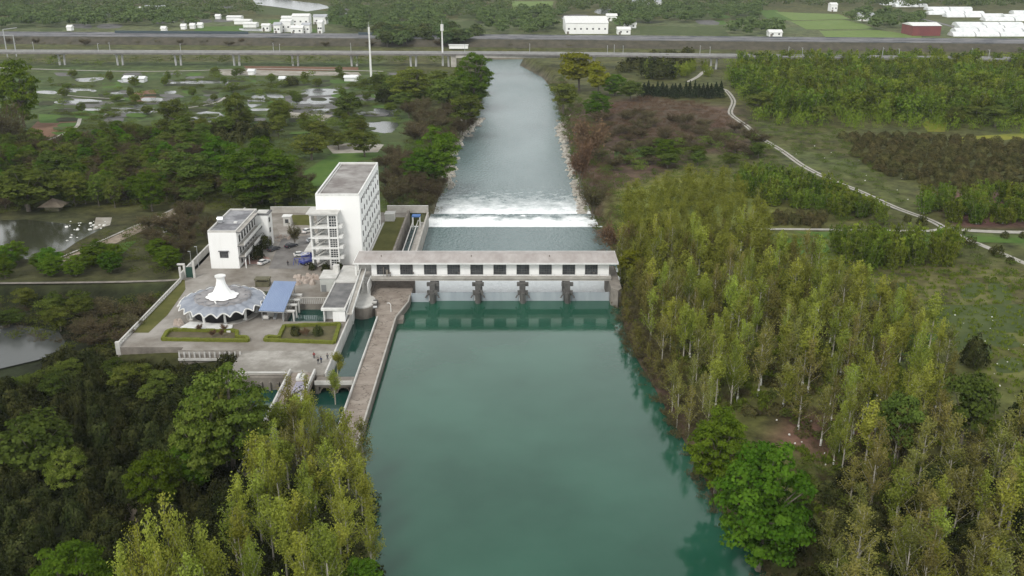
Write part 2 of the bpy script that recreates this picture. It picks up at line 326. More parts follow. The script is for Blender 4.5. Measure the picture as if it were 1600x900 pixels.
# downstream reach: surface that steps down at the two weir crests
dn = MB(); ys = [262,300,345.8,346.4,348,367,367.5,369,400,500,700,900,1010]; zs = [-2,-2,-2.0,-2.5,-3.3,-3.3,-3.8,-4.5,-4.5,-4.5,-4.5,-4.6,-4.6]
hw = 46
vs = []; 
for y, z in zip(ys, zs):
    xl, xr = (-38,37) if y < 380 else (-240, 60)
    if 380 < y < 850: xl = -70
    vs += [(xl,y,z),(xr,y,z)]
dn.add(vs, [(2*i,2*i+1,2*i+3,2*i+2) for i in range(len(ys)-1)]); struct(dn.build('river_water', W_DN))
struct(MB().sheet([(-44.5,262),(-44.5,205),(-72,205),(-72,174),(-31.8,174),(-31.8,262)], -.3).build('basin_water', W_BS))
struct(MB().sheet([(-38.2,277),(-38.2,346.5),(-31.2,346.5),(-31.2,277)], -2.4).build('tailrace_water', W_BS))
struct(MB().sheet(ats([(-300,520),(30,508),(92,518),(108,545),(60,562),(-60,590),(-300,600)],-1.2), -1.2).build('ditch_water', W_PD))
PONDS = [[(165,183),(172,170),(186,165),(212,163),(232,166),(241,172),(228,179),(205,181),(190,184)],
 [(296,189),(305,178),(322,174),(345,177),(356,185),(334,190)], [(558,176),(590,174),(625,178),(618,182),(566,181)],
 [(566,196),(585,190),(622,192),(616,204),(597,208),(580,203)], [(90,157),(130,155),(160,158),(120,163)],
 [(100,139),(140,139),(150,143),(105,144)], [(266,128),(345,127),(350,130),(270,131)],
 [(176,143),(205,143),(208,146),(176,147)],[(475,140),(520,139),(530,146),(470,150)],[(480,155),(520,152),(532,158),(490,163)],
 [(388,156),(402,148),(415,152),(410,163),(392,168)],[(120,123),(160,121),(155,126),(125,128)]]
for p in PONDS: struct(MB().sheet(blob(ats(p)), 3.06).build('pond_water', W_PD))
struct(MB().sheet(ats([(-160,350),(40,343),(108,350),(150,347),(170,352),(120,378),(100,392),(50,405),(-150,405)]), 3.05).build('murky_pond_water', W_MK))
struct(MB().sheet(ats([(395,0),(440,-1),(500,6),(520,12),(480,18),(440,12),(400,7)]), 3.1).build('far_lake_water', W_PD))
# ------------------------------------------------------------------ fields, paths, roads
def fieldmat(n, a, b): return mat(n, a, b, .15, .95, detail=8, spec=.1)
F1 = fieldmat('bright_crop', (.055,.11,.022), (.085,.14,.03)); F2 = fieldmat('dull_crop', (.05,.07,.025), (.08,.10,.035))
F3 = fieldmat('bare_soil', (.14,.08,.05), (.20,.12,.08)); F4 = fieldmat('pale_soil', (.22,.20,.16), (.36,.34,.30)); F5 = fieldmat('grey_mud', (.10,.10,.095), (.16,.155,.15))
F6 = fieldmat('terraced_crop', (.11,.17,.045), (.15,.20,.06)); F7 = fieldmat('pink_scrub', (.12,.082,.06), (.07,.062,.038)); F8 = fieldmat('yellow_crop', (.22,.21,.03), (.13,.15,.03))
F9 = fieldmat('dark_field', (.03,.036,.02), (.055,.06,.03))
FIELDS = [(F3,[(40,208),(58,190),(100,190),(122,185),(112,205),(80,214),(45,214)]),(F3,[(200,146),(240,140),(246,150),(232,160),(205,158)]),
 (F1,[(60,178),(95,180),(92,192),(62,192)]),(F1,[(110,173),(165,168),(160,185),(120,186)]),(F2,[(112,145),(195,149),(200,154),(125,152)]),
 (F1,[(160,130),(185,126),(190,136),(160,138)]),(F2,[(245,140),(300,134),(400,134),(390,142),(260,150)]),(F2,[(300,160),(350,155),(340,170),(310,172)]),
 (F1,[(340,178),(370,165),(395,170),(360,184)]),(F2,[(120,200),(200,190),(225,205),(160,222),(118,218)]),(F4,[(180,200),(212,196),(205,206),(165,212)]),
 (F3,[(380,103),(560,105),(560,110),(390,112)]),(F4,[(330,108),(560,113),(565,118),(350,118)]),(F2,[(400,122),(520,122),(520,134),(400,132)]),
 (F1,[(570,140),(600,142),(605,156),(575,156)]),(F5,[(445,150),(520,140),(530,180),(500,186),(450,178)]),(F4,[(450,175),(520,180),(505,190),(455,186)]),
 (F1,[(472,270),(520,240),(580,232),(600,245),(560,252),(500,290),(470,300)]),(F4,[(510,228),(560,222),(600,226),(590,238),(520,240)]),
 (F2,[(70,124),(150,116),(150,122),(80,130)]),(F5,[(95,150),(170,160),(160,168),(100,170)]),(F2,[(600,205),(660,205),(640,222),(590,222)]),
 (F1,[(310,42),(385,40),(382,50),(300,50)]),(F2,[(400,8),(450,14),(520,18),(520,28),(400,22)]),(F6,[(800,2),(865,2),(862,16),(800,14)]),
 (F2,[(1000,42),(1030,40),(1130,45),(1140,56),(1000,54)]),(F6,[(1208,18),(1245,20),(1310,22),(1330,30),(1230,32)]),(F6,[(1235,33),(1320,31),(1350,38),(1370,46),(1260,46)]),
 (F6,[(1280,48),(1370,47),(1440,56),(1440,59),(1290,58)]),(F1,[(1180,14),(1210,18),(1240,32),(1200,30)]),(F8,[(1440,193),(1455,186),(1480,192),(1476,206),(1450,206)]),(F8,[(1490,215),(1600,208),(1600,216),(1500,226)]),
 (F2,[(700,35),(740,32),(765,48),(720,52)]),(F7,[(960,180),(1000,160),(1060,165),(1120,190),(1090,205),(1000,212),(950,205)]),
 (F1,[(960,235),(1000,232),(1010,245),(960,250)]),(F2,[(1440,478),(1620,475),(1620,520),(1460,520)]),(F1,[(1220,372),(1285,372),(1300,395),(1215,400)]),
 (F4,[(150,340),(175,340),(172,352),(145,360)]),(F1,[(165,400),(190,380),(215,376),(190,398)]),(F1,[(1240,362),(1440,366),(1600,372),(1600,380),(1300,375)])]
for i, (mm, p) in enumerate(FIELDS): struct(MB().sheet(ats(p), 3.02+.0015*i).build('field', mm))
random.seed(21)
PLOTS = [F2,F2,F1,F5,F2,W_PD,F2,F9,F2,F9,F9,F1,F5]

def plots(polypx, rows, cols_, frac, zb, skew=6):
    (x0,y0),(x1,y1) = polypx
    for r in range(rows):
        for c in range(cols_):
            if random.random() > frac: continue
            u, v = x0+(x1-x0)*c/cols_, y0+(y1-y0)*r/rows; w_, h_ = (x1-x0)/cols_*random.uniform(.45,.95), (y1-y0)/rows*random.uniform(.4,.85); sk = random.uniform(-skew, skew)
            p = [(u,v+h_+random.uniform(-1,1)),(u+w_,v+h_+random.uniform(-1,1)),(u+w_+sk,v),(u+sk,v+random.uniform(-.6,.6))]
            struct(MB().sheet(blob(ats(p), .08), zb+.0007*(r*cols_+c)).build('field', random.choice(PLOTS)))
plots(((60,114),(620,176)), 11, 17, .72, 3.007, 9)
plots(((90,178),(600,214)), 5, 14, .6, 3.19, 9)
plots(((20,10),(560,52)), 6, 12, .5, 3.01)
plots(((560,6),(1200,50)), 5, 12, .5, 3.012)
PLOTS = [F2,F2,F1]; plots(((1340,405),(1610,640)), 6, 5, .5, 3.014, 20)
plots(((960,16),(1230,40)), 3, 7, .4, 3.01)
PATHM = mat('pale_path', (.27,.255,.22), (.40,.38,.34), .5, .9); DIRT = mat('dirt_track', (.19,.15,.11), (.30,.25,.19), .5, .95); ASPH = mat('worn_asphalt', (.13,.125,.125), (.19,.18,.18), .3, .9)
def smooth(pts, k=6):
    P_ = [np.array(p, float) for p in pts]; out = []
    for i in range(len(P_)-1):
        a, b, c, d = P_[max(i-1,0)], P_[i], P_[i+1], P_[min(i+2,len(P_)-1)]
        for j in range(k):
            u = j/k; out.append(.5*((2*b)+(-a+c)*u+(2*a-5*b+4*c-d)*u*u+(-a+3*b-3*c+d)*u**3))
    return out+[P_[-1]]
def path(pts, wd, mm, z=3.12, name='path'): return struct(MB().ribbon(smooth(ats(pts)), wd, z).build(name, mm))
PATHS = [[(1075,128),(1090,120),(1100,112),(1112,108)],[(1122,138),(1135,142),(1146,158),(1141,175),(1148,184),(1168,198),(1185,213),(1222,236),(1256,260),(1300,282),(1345,300),(1400,325),(1452,344),(1478,358)],
 [(1478,357),(1510,374),(1545,388),(1620,420)],[(1110,358),(1160,358),(1290,359),(1400,361),(1450,361),(1478,357)],[(1478,357),(1540,362),(1640,364)]]
for j, (p, w_) in enumerate(zip(PATHS, (3,3.0,2.6,2.2,3.4))): path(p, w_, PATHM, 3.12+.004*j)
KERB = mat('dark_verge', (.05,.05,.03), (.08,.08,.05), .6, .95)
path([(1135,142),(1146,158),(1141,175),(1148,184),(1168,198),(1185,213),(1222,236),(1256,260),(1300,282),(1345,300),(1400,325),(1452,344),(1478,358)], .7, KERB, 3.16, 'path_centre_strip')
path([(90,415),(112,404),(160,384),(210,361),(250,342),(285,326),(302,308),(300,290)], 5.5, DIRT, 3.11, 'dirt_track')
path([(80,408),(150,380),(205,356),(248,338),(280,322)], 1.0, PATHM, 3.14, 'dirt_track_kerb')
path([(-200,444),(0,443),(180,441),(272,438),(300,434)], 1.5, CONCD, 3.13, 'canal_path')
path([(-100,103),(200,112),(420,108),(600,112)], 3, PATHM, 3.3)
path([(90,148),(130,152),(195,156)], 1.6, PATHM, 3.3); path([(125,186),(118,200),(85,216),(60,224)], 2.0, PATHM, 3.3); path([(240,176),(330,163),(355,150)], 2.0, PATHM, 3.3)
path([(203,735),(208,900),(212,1000)], 3.5, SOIL and DIRT, ground_h(np.array([-70.]), np.array([150.]))[0]+.15, 'dirt_track')
path([(1500,45),(1440,30),(1380,22)], 6, ASPH, 3.3, 'road')
#STRUCTURES#
# ------------------------------------------------------------------ gatehouse on the barrage
Y0 = 262.0
def window(parent, x0, x1, z0, z1, y, depth=.18, nx_=4, nz_=3, axis='y', sgn=-1, lit=False, fm=None):
    """framed window on a wall facing -y (axis y) or +x (axis x); pane is a sub-part"""
    fm = fm or FRAMEM
    f = MB(); g = MB(); t = .1
    def bx(mb, a0, a1, d0, d1, b0, b1):
        if axis == 'y': mb.box(a0, a1, y-d1, y-d0, b0, b1)
        else: mb.box(y+d0, y+d1, a0, a1, b0, b1)
    bx(f, x0, x1, .004, depth, z0, z0+t); bx(f, x0, x1, .004, depth, z1-t, z1)
    bx(f, x0, x0+t, .004, depth, z0+t, z1-t); bx(f, x1-t, x1, .004, depth, z0+t, z1-t)
    for i in range(1, nx_): c = x0+(x1-x0)*i/nx_; bx(f, c-.035, c+.035, .03, depth*.8, z0+t, z1-t)
    for i in range(1, nz_): c = z0+(z1-z0)*i/nz_; bx(f, x0+t, x1-t, .03, depth*.7, c-.03, c+.03)
    bx(g, x0+t*.9, x1-t*.9, .006, .03, z0+t*.9, z1-t*.9)
    o = f.build('window', fm, parent); g.build('pane', GLASS, o); return o
gh = thing('gatehouse', 'long white gatehouse with a row of barred windows spanning the barrage', 'gatehouse', (-7,Y0,5.3))
MB().box(-41.2, 28.4, 266.0, 274.5, 6.3, 10.3).build('wall', WHITE, gh)
rf = MB(); ov = [(-46.3,264.4),(31,264.4),(31,276),(-46.3,276)]
rf.box(-46.3, 31, 264.4, 276, 10.3, 10.75, 1)
rf.add([(-46.1,264.6,10.75),(30.8,264.6,10.75),(30.8,275.8,10.75),(-46.1,275.8,10.75),(-43.4,270.2,11.55),(30.8,270.2,11.55)],
       [(0,1,5,4),(2,3,4,5),(3,0,4),(1,2,5)], 0)
ro = rf.build('roof', [ROOFB, WHITE2], gh)
for x in (-38.5, -12, 11): MB().tube((x,268.6,11.2), (x,268.6,11.9), .14).build('vent_pipe', CONCD, ro)
bl = MB(); bl.box(-45.5, -41.3, 270, 274.4, 6.3, 10.3); bl.build('porch_wall', CONCL, gh)
for x, y in ((-45.6,265.2),(-45.6,269.6)): MB().box(x-.3, x+.3, y-.3, y+.3, 5.4, 10.3).build('column', WHITE2, gh)
for i, px in enumerate((599,635.4,672.6,709,745,781,817,852,888.5,923.7)):
    xc = (px-800)/FPX*(266*cP+93*sP)
    wdw = window(gh, xc-1.85, xc+1.85, 6.75, 9.85, 266.0, nx_=5, nz_=4)
    if i == 0: tag(wdw, 'first window bay, open, with hoist gear standing inside')
gear = MB(); gear.box(-36.9,-36.2,265.2,265.75,6.3,8.3).tube((-37.6,265.4,6.3),(-37.6,265.4,9.2),.09).box(-35.9,-35.5,265.2,265.7,6.3,7.6)
gear.build('hoist_gear', CONCD, gh)
dk = MB().box(-41.2, 29.0, 264.3, 275, 5.35, 6.3); dk.box(-41.2, 29.0, 264.05, 264.297, 5.9, 6.55)
dk.build('deck', CONC, gh)
rl = MB()
for x in np.arange(-40.5, 29, 2.2): rl.tube((x,264.2,6.55), (x,264.2,7.3), .035, n=4)
rl.tube((-40.7,264.2,7.3),(28.7,264.2,7.3),.04,n=4).tube((-40.7,264.2,6.95),(28.7,264.2,6.95),.03,n=4); rl.build('railing', METAL, gh)
for x in (-29.0,-15.6,24.0): MB().box(x-.25, x+.25, 265.6, 265.96, 7.0, 7.5).build('wall_lamp', FRAMEM, gh)
PIERM = mat('wet_dark_concrete', (.05,.048,.044), (.15,.145,.135), .6, .85, detail=8, lo=.3, hi=.75, stretch=(1,1,.4))
piers = [-23.1, -9.9, 3.1, 16.1]
for k, x in enumerate(piers):
    t_ = thing('barrage_pier', ['first','second','third','fourth'][k]+' dark concrete pier under the gatehouse counted from the divider wall', 'pier', (x,262,-6), 'piers of the barrage')
    pr = MB().prism([(x-.85,260.6),(x-.6,259.5),(x,259.1),(x+.6,259.5),(x+.85,260.6),(x+.85,276),(x-.85,276)], -6, 3.2); pr.build('shaft', PIERM, t_)
    MB().prism([(x-.8,261.2),(x+.8,261.2),(x+.8,275.6),(x-.8,275.6)], 3.2, 5.35).build('upper_shaft', PIERM, t_)
    cp = MB().box(x-1.7, x+1.7, 262.2, 263.3, 4.4, 5.33).box(x-1.5, x+1.5, 260.6, 261.15, 2.2, 3.6); cp.build('bracket', PIERM, t_)
    MB().tube((x-1.5,260.6,2.3),(x-2.0,260.3,1.5),.22).build('hinge_arm', FRAMEM, t_); MB().tube((x+1.5,260.6,2.3),(x+2.0,260.3,1.5),.22).build('hinge_arm', FRAMEM, t_); MB().box(x-.35,x+.35,260.0,260.6,3.2,4.0).build('hinge_block', FRAMEM, t_)
edges = [(-29.3,-24.15),(-22.05,-10.95),(-8.85,2.05),(4.15,15.05),(17.15,28.4)]
for k, (a, b) in enumerate(edges):
    t_ = thing('sluice_gate', ['narrow grey sluice gate beside the divider wall','grey sluice gate in the second bay from the divider wall','grey sluice gate in the middle bay of the barrage','grey sluice gate in the fourth bay, second from the wooded bank','grey sluice gate in the bay against the wooded bank'][k], 'sluice gate', ((a+b)/2,262,-3), 'sluice gates of the barrage')
    MB().box(a+.02, b-.02, 261.9 if k else 260.9, 262.2 if k else 261.2, -4, 2.5).build('plate', STEEL, t_)
    rb = MB(); yy = 261.9 if k else 260.9
    for x in np.linspace(a+.3, b-.3, 3 if k else 2): rb.box(x-.06, x+.06, yy-.12, yy-.003, -.5, 2.9)
    rb.box(a+.02, b-.02, yy-.05, yy+.35, 2.5, 2.62); rb.build('rib', STEEL, t_)
ab = MB().prism([(28.4,258.5),(30.2,256),(31.4,258),(31.4,278),(28.4,278)], -6, 5.33); tag(ab.build('abutment_wall', CONCD), 'weathered concrete abutment carrying the gatehouse at the wooded bank', 'retaining wall')
# divider wall between reservoir and basin (deck one can walk on)
dv = thing('divider_wall', 'long cracked concrete wall top between the reservoir and the side basin', 'dam wall', (-34.3,220,0))
WP = [(-36.9,160),(-36.9,243),(-37.6,248),(-39.6,254),(-40.9,262),(-41.1,277),(-31.2,277),(-29.35,274),(-29.35,257),(-31.0,247),(-31.6,244),(-31.6,160)]
dvb = MB().prism(WP, -6, 2.0, 1, 0)
mcr = mat('cracked_deck', (.20,.165,.135), (.30,.26,.22), .35, .95, detail=8)
# wandering dark cracks and tar lines on the deck
tt = mcr.node_tree; Pn = tt.nodes['Principled BSDF']; gg = tt.nodes.new('ShaderNodeNewGeometry'); nn = tt.nodes.new('ShaderNodeTexNoise'); nn.inputs['Scale'].default_value = .25; nn.inputs['Detail'].default_value = 3
tt.links.new(gg.outputs['Position'], nn.inputs['Vector']); ab_ = tt.nodes.new('ShaderNodeMath'); ab_.operation = 'SUBTRACT'; ab_.inputs[1].default_value = .5; tt.links.new(nn.outputs[0], ab_.inputs[0])
a2 = tt.nodes.new('ShaderNodeMath'); a2.operation = 'ABSOLUTE'; tt.links.new(ab_.outputs[0], a2.inputs[0]); r9 = tt.nodes.new('ShaderNodeMapRange'); r9.inputs['From Max'].default_value = .012; tt.links.new(a2.outputs[0], r9.inputs[0])
mm9 = tt.nodes.new('ShaderNodeMix'); mm9.data_type = 'RGBA'; mm9.inputs[6].default_value = (.08,.065,.05,1); tt.links.new(r9.outputs[0], mm9.inputs[0]); tt.links.new(Pn.inputs['Base Color'].links[0].from_socket, mm9.inputs[7]); tt.links.new(mm9.outputs[2], Pn.inputs['Base Color'])
dvb.build('wall_top', [mcr, CONCD], dv)
cb = MB().box(-31.98, -31.6, 160, 243.5, 2.003, 2.35); cb.add([(-31.6,243.5,2.003),(-29.4,255,2.003),(-29.4,260.5,2.003),(-29.75,260.5,2.003),(-29.75,255,2.003),(-31.98,243.5,2.003)]+[(-31.6,243.5,2.4),(-29.4,255,2.4),(-29.4,260.5,2.4),(-29.75,260.5,2.4),(-29.75,255,2.4),(-31.98,243.5,2.4)],
    [(0,1,7,6),(1,2,8,7),(2,3,9,8),(3,4,10,9),(4,5,11,10),(6,7,8,9,10,11)]); cb.build('kerb', CONC, dv)
MB().box(-36.9, -36.6, 160, 243, 2.003, 2.75).build('parapet', CONCL, dv)
nb = MB().prism([(-31.6,244),(-29.9,244.3),(-29.9,247.5),(-31,248)], -5, 1.2); nb.build('buttress', CONCD, dv)
hh = thing('winch', 'small dark winch housing standing on the divider wall by the gatehouse', 'winch', (-38.6,252.5,2))
MB().box(-39.2,-37.9,251,254.2,2.0,3.3).build('housing', FRAMEM, hh); MB().tube((-39.3,250.6,2.4),(-37.8,250.6,2.4),.4,n=12).build('drum', METAL, hh); MB().box(-39.1,-38,251.2,252,3.303,3.7).build('lid', CONCL, hh)
hk = thing('davit', 'pale hooked davit post on the divider wall edge', 'davit', (-33.6,248,2))
MB().tube((-33.6,248,2),(-33.6,248,4.2),.11).tube((-33.6,248,4.2),(-34.0,248,4.7),.1).tube((-34.0,248,4.7),(-34.6,248,4.6),.1).build('post', WHITE2, hk); MB().tube((-34.6,248,4.6),(-34.6,248,4.0),.05).build('hook', METAL, hk)
# ------------------------------------------------------------------ station yard slab with its retaining sides
PAV = mat('yard_paving', (.145,.125,.10), (.31,.29,.26), .09, .9, detail=9, lo=.35, hi=.65)
PAVR = mat('worn_yard_paving', (.20,.175,.15), (.34,.32,.29), .12, .9, detail=9)
APR = mat('muddy_apron', (.20,.185,.16), (.46,.44,.40), .09, .9, detail=9, lo=.46, hi=.7)
yard = [(-99.3,222.3),(-99.3,346.6),(-46.4,346.6),(-38.2,346.6),(-38.2,277),(-41.2,277),(-41.2,262),(-44.3,258),(-44.3,241),(-52,241),(-52,250),(-60.5,250),(-60.5,238.5),(-44.3,238.5),(-43.9,213.4),(-83.2,218.2),(-83,221)]
yard = [(-99.3,221.3),(-99.3,346.6),(-38.2,346.6),(-38.2,277),(-41.0,277),(-41.0,262.5),(-44.3,262.5),(-44.3,240),(-50.2,240),(-50.2,251),(-61.2,251),(-61.2,238.5),(-44.3,238.5),(-44.3,219),(-67,219),(-67,217),(-82.5,217),(-82.5,221.3)]
struct(MB().prism(yard, -4, 3.0, 1, 0).build('yard_paving', [PAV, CONCD]))
apx = ats([(388,547),(537,535),(533,566),(522,579),(424,579),(404,592)])
apx = [(-67.0,219),(-44.3,219),(-44.3,205),(-64.2,205),(-67.6,202)]
struct(MB().prism(apx, -4, 2.98, 1, 0).build('apron_paving', [APR, CONCD]))
# patches of paving
struct(MB().sheet(ats([(430,350),(492,350),(492,372),(440,372)]), 3.02).build('asphalt_lot', PAVR))
struct(MB().sheet(ats([(440,374),(490,366),(494,400),(470,420),(420,420),(430,395)]), 3.024).build('asphalt_lot', mat('lot_asphalt', (.12,.112,.105), (.21,.20,.19), .2, .9, detail=7)))
BRICK = mat('red_brick_paving', (.27,.14,.115), (.40,.27,.23), .7, .9, detail=6)
el = [(at(372,406)[0]+6*math.cos(a)+4, at(372,406)[1]+4.5*math.sin(a)) for a in np.linspace(0, 2*math.pi, 24, endpoint=False)]
struct(MB().sheet(el, 3.028).build('brick_paving', BRICK))
LAWN = mat('olive_lawn', (.075,.08,.022), (.13,.125,.042), .12, .95, detail=7, spec=.1); LAWNG = mat('green_lawn', (.05,.075,.02), (.09,.10,.035), .3, .95, detail=7, spec=.1)
struct(MB().sheet([(-46.0,280),(-46.0,340),(-38.9,340),(-38.9,280)], 3.02).build('lawn', LAWN))
struct(MB().sheet([(-46.6,285),(-46.6,333),(-46.0,333),(-46.0,285)], 3.03).build('kerb_strip', CONCL))
struct(MB().sheet(ats([(455,336),(490,336),(490,352),(460,352)]), 3.032).build('lawn', LAWN))
struct(MB().sheet(ats([(208,520),(288,432),(290,452),(262,492),(232,520)]), 3.02).build('lawn', LAWN))
# walls round the yard
def wall(name, label, pts, h, th=.4, m=CONC, z=3.0, cap=True):
    t_ = thing(name, label, 'wall', (*pts[0], z)); a = MB(); c = MB()
    for p, q in zip(pts, pts[1:]):
        a.bar((*p, z+h/2), (*q, z+h/2), th, h); c.bar((*p, z+h+.08), (*q, z+h+.08), th+.16, .15)
    a.build('wall_panel', m, t_)
    if cap: c.build('coping', CONCL, t_)
    return t_
wall('boundary_wall', 'grey boundary wall closing the back of the car park beside the tall block', [(-90,346.2),(-60,346.2)], 2.2, .4, CONC)
wall('boundary_wall', 'grey boundary wall behind the narrow lawn beside the weir', [(-46.5,346.2),(-31.2,346.2)], 2.6, .5, CONC)
wall('boundary_wall', 'weathered wall running back from the entrance past the low office', [(-99.2,271),(-99.2,300),(-99.2,345)], 2.2, .35, CONCL)
# canal-side balustrade with openings
MB
bt = thing('balustrade', 'long pale balustrade with square openings above the dark canal', 'balustrade', (-99.1,222,3)); b_1 = MB(); b_2 = MB()
b_1.box(-99.25,-98.85,222,270,3.0,3.25).box(-99.25,-98.85,222,270,3.95,4.15)
for y in np.arange(222, 270.5, 1.6): MB().box(-99.22,-98.88,y,y+.5,3.25,3.95).build('baluster', CONCL, bt)
b_1.build('rail', CONCL, bt); MB().box(-99.6,-98.5,221.2,222,1,4.4).build('end_post', CONCL, bt)
ft = thing('balustrade', 'dark stained balustrade on the retaining wall below the left planting bed', 'balustrade', (-75,217.2,3)); b_1 = MB(); b_2 = MB()
b_1.box(-82.4,-67.1,216.7,217.0,3.9,4.1)
for x in np.arange(-82.3, -67.2, 1.25): MB().box(x,x+.35,216.72,216.98,2.2,3.9).build('baluster', CONCL, ft)
b_1.build('rail', CONCD, ft); MB().box(-82.5,-67,216.6,216.98,1.4,2.0).build('ledge', CONCL, ft)
# tail-race side
tr = thing('tailrace_wall', 'dark parapet and pale beams of the tailrace beside the narrow lawn', 'wall', (-35,310,0))
MB().box(-38.9,-38.2,277,346,3.003,4.0).build('parapet', CONCD, tr)
MB().box(-31.7,-31.1,277,346,-6,3.3).build('river_wall', CONC, tr)
MB().box(-36.4,-36.1,277,340,1.8,2.1).build('beam', CONCL, tr); MB().box(-34.4,-34.1,277,338,2.3,2.6).build('beam', CONCL, tr)
MB().box(-34.0,-31.8,277,340,-3,1.2).build('walkway', CONC, tr)
hs_ = thing('hoist_frame', 'small pale hoist frame with a blue top at the head of the tailrace', 'hoist', (-34,334,2))
for x in (-35.8,-33.2):
    for y in (332.5,335): MB().tube((x,y,0.5),(x,y,5.2),.14,n=6).build('leg', WHITE2, hs_)
MB().box(-36,-33,332.3,335.2,5.2,5.6).build('beam', mat('blue_paint',(.06,.14,.34)), hs_)
# white water between: basin divider thin walls
bw = MB().box(-44.2,-36.95,205.0,205.5,-2,2.2); bw.box(-44.2,-43.8,205.5,258,-2,3.3); tag(bw.build('basin_wall', CONCL), 'thin pale concrete rim around the green side basin', 'wall')
# arched crossing wall at the foot of the basin
cw = thing('arched_wall', 'low weathered arched wall crossing below the side basin', 'wall', (-41,202,0)); 
q = MB(); q.box(-45.8,-37,201.6,204.98,1.6,2.6)
for x in (-45.6,-41.6,-37.4): q.box(x-.2,x+.6,201.7,204.9,-3,1.6)
for xc in (-43.35,-39.25):
    for a in np.linspace(.15, math.pi-.15, 9): q.box(xc+1.7*math.cos(a)-.35, xc+1.7*math.cos(a)+.35, 201.8, 204.8, 1.6*math.sin(a)-.3, 1.598)
q.build('wall_panel', CONCD, cw); MB().box(-45.8,-37,201.3,201.598,2.2,3.2).build('parapet', CONCL, cw)
# curved parapet on the left of the bridge
cpw = thing('parapet_wall', 'curved pale parapet round the foot of the muddy apron', 'wall', (-60,205,3)); pp = [(-67.5,202.2),(-64.6,204.8),(-62,205.2),(-52.9,205.2)]
a = MB(); c = MB()
for p, q2 in zip(pp, pp[1:]): a.bar((*p,2.2),(*q2,2.2),.4,2.6); c.bar((*p,3.6),(*q2,3.6),.55,.2)
a.build('wall_panel', CONC, cpw); c.build('coping', CONCL, cpw)
dk_ = MB().box(-66.5,-53,203.9,204.995,-3,2.9); 
for x in np.arange(-65,-53,2.0): dk_.box(x,x+.4,203.3,203.88,-3,1.8)
tag(dk_.build('retaining_wall', CONCD), 'dark ribbed retaining wall under the curved parapet', 'retaining wall')
# bridge to the near bank
br = thing('footbridge', 'concrete bridge with pale parapets leading down to the near left trees', 'bridge', (-49.5,190,3))
MB().box(-52.6,-46.4,160,206.5,1.9,3.004).build('deck', mcr, br)
for x in (-52.6,-46.8): MB().box(x,x+.4,160,206.4,3.006,4.0).build('parapet', CONCL, br)
MB().box(-52,-47,184,185,-5,1.9).box(-52,-47,168,169,-5,1.9).build('pier', CONCD, br)
pl = MB().sheet([(-50.0,172),(-50.0,201.5),(-47.5,201.5),(-47.5,172)], 3.012); pl.build('painted_strip', mat('lilac_paint', (.34,.32,.40), (.27,.26,.31), .5, .9), br)
sq = MB(); random.seed(3)
for k in range(9):
    y = 173+k*3.0; x = -48.75+random.uniform(-.4,.4); n = 12; r0 = random.uniform(.45,.85)
    pts = [(x+r0*math.cos(a+k)*(1-.3*math.sin(2*a)), y+r0*1.7*math.sin(a+k)) for a in np.linspace(0, 5.2, n)]
    sq.ribbon(pts, [.16+.22*math.sin(3.14*i/n) for i in range(n)], 3.022)
    sq.ribbon([(x+.3,y+1),(x-.2,y+1.8),(x+.4,y+2.6)], [.5,.3,.4], 3.026)
sq.build('painted_scrawl', mat('black_paint', (.03,.03,.04)), br)
bk = thing('barrier_block', 'white blocks set across the start of the footbridge', 'barrier', (-49.5,202.6,3)); MB().box(-50.2,-48.4,201.9,204.6,3.01,3.7).build('block', WHITE2, bk); MB().box(-49.4,-49.2,201.8,204.7,3.703,4.1).build('rail', METAL, bk)
# balconied fence beside apron
# rounded pad and stair
pd = [(-44.3,262)]+[(-41.8+3.6*math.cos(a), 253.2+5.2*math.sin(a)) for a in np.linspace(-2.4, 1.2, 12)]+[(-41,262)]
pdo = thing('observation_pad', 'rounded grey concrete platform with a stone rim beside the gatehouse end', 'platform', (-42,255,-3))
MB().prism(pd, -4, 2.9, 0).build('base', CONCD, pdo); MB().prism([(x-.1*(x+42), y) for x, y in pd], 2.9, 3.2).build('paving', CONCL, pdo)
sc = MB()
for k in range(9): sc.box(-43.6,-41.6,259+k*.75,259.75+k*.75,2.6,3.4+k*.32)
sto = thing('stairway', 'grey steps climbing from the rounded platform to the gatehouse porch', 'stairs', (-42.6,262,3)); sc.build('steps', CONCL, sto); MB().box(-41.58,-41.3,258.9,266,3.2,6.4).build('side_wall', WHITE2, sto)
# inspection walkway with white sides, sloping down
wk = thing('sloping_walkway', 'white sided walkway sloping down beside the dark roofed intake house', 'walkway', (-43.6,252,5))
A0, A1 = (-43.6,267,8.2), (-43.4,238.3,5.4)
MB().bar((A0[0],A0[1],A0[2]-.3),(A1[0],A1[1],A1[2]-.3),1.3,.25).build('deck', CONC, wk)
for sx in (-.75,.75): MB().bar((A0[0]+sx,A0[1],A0[2]+.1),(A1[0]+sx,A1[1],A1[2]+.1),.16,.75).build('side_panel', WHITE2, wk)
for y in (266.4,254,244): zz = 5.4+(y-238.3)/28.7*2.8-.45; MB().box(-43.75,-43.45,y-.15,y+.15,0,zz).build('post', WHITE2, wk)
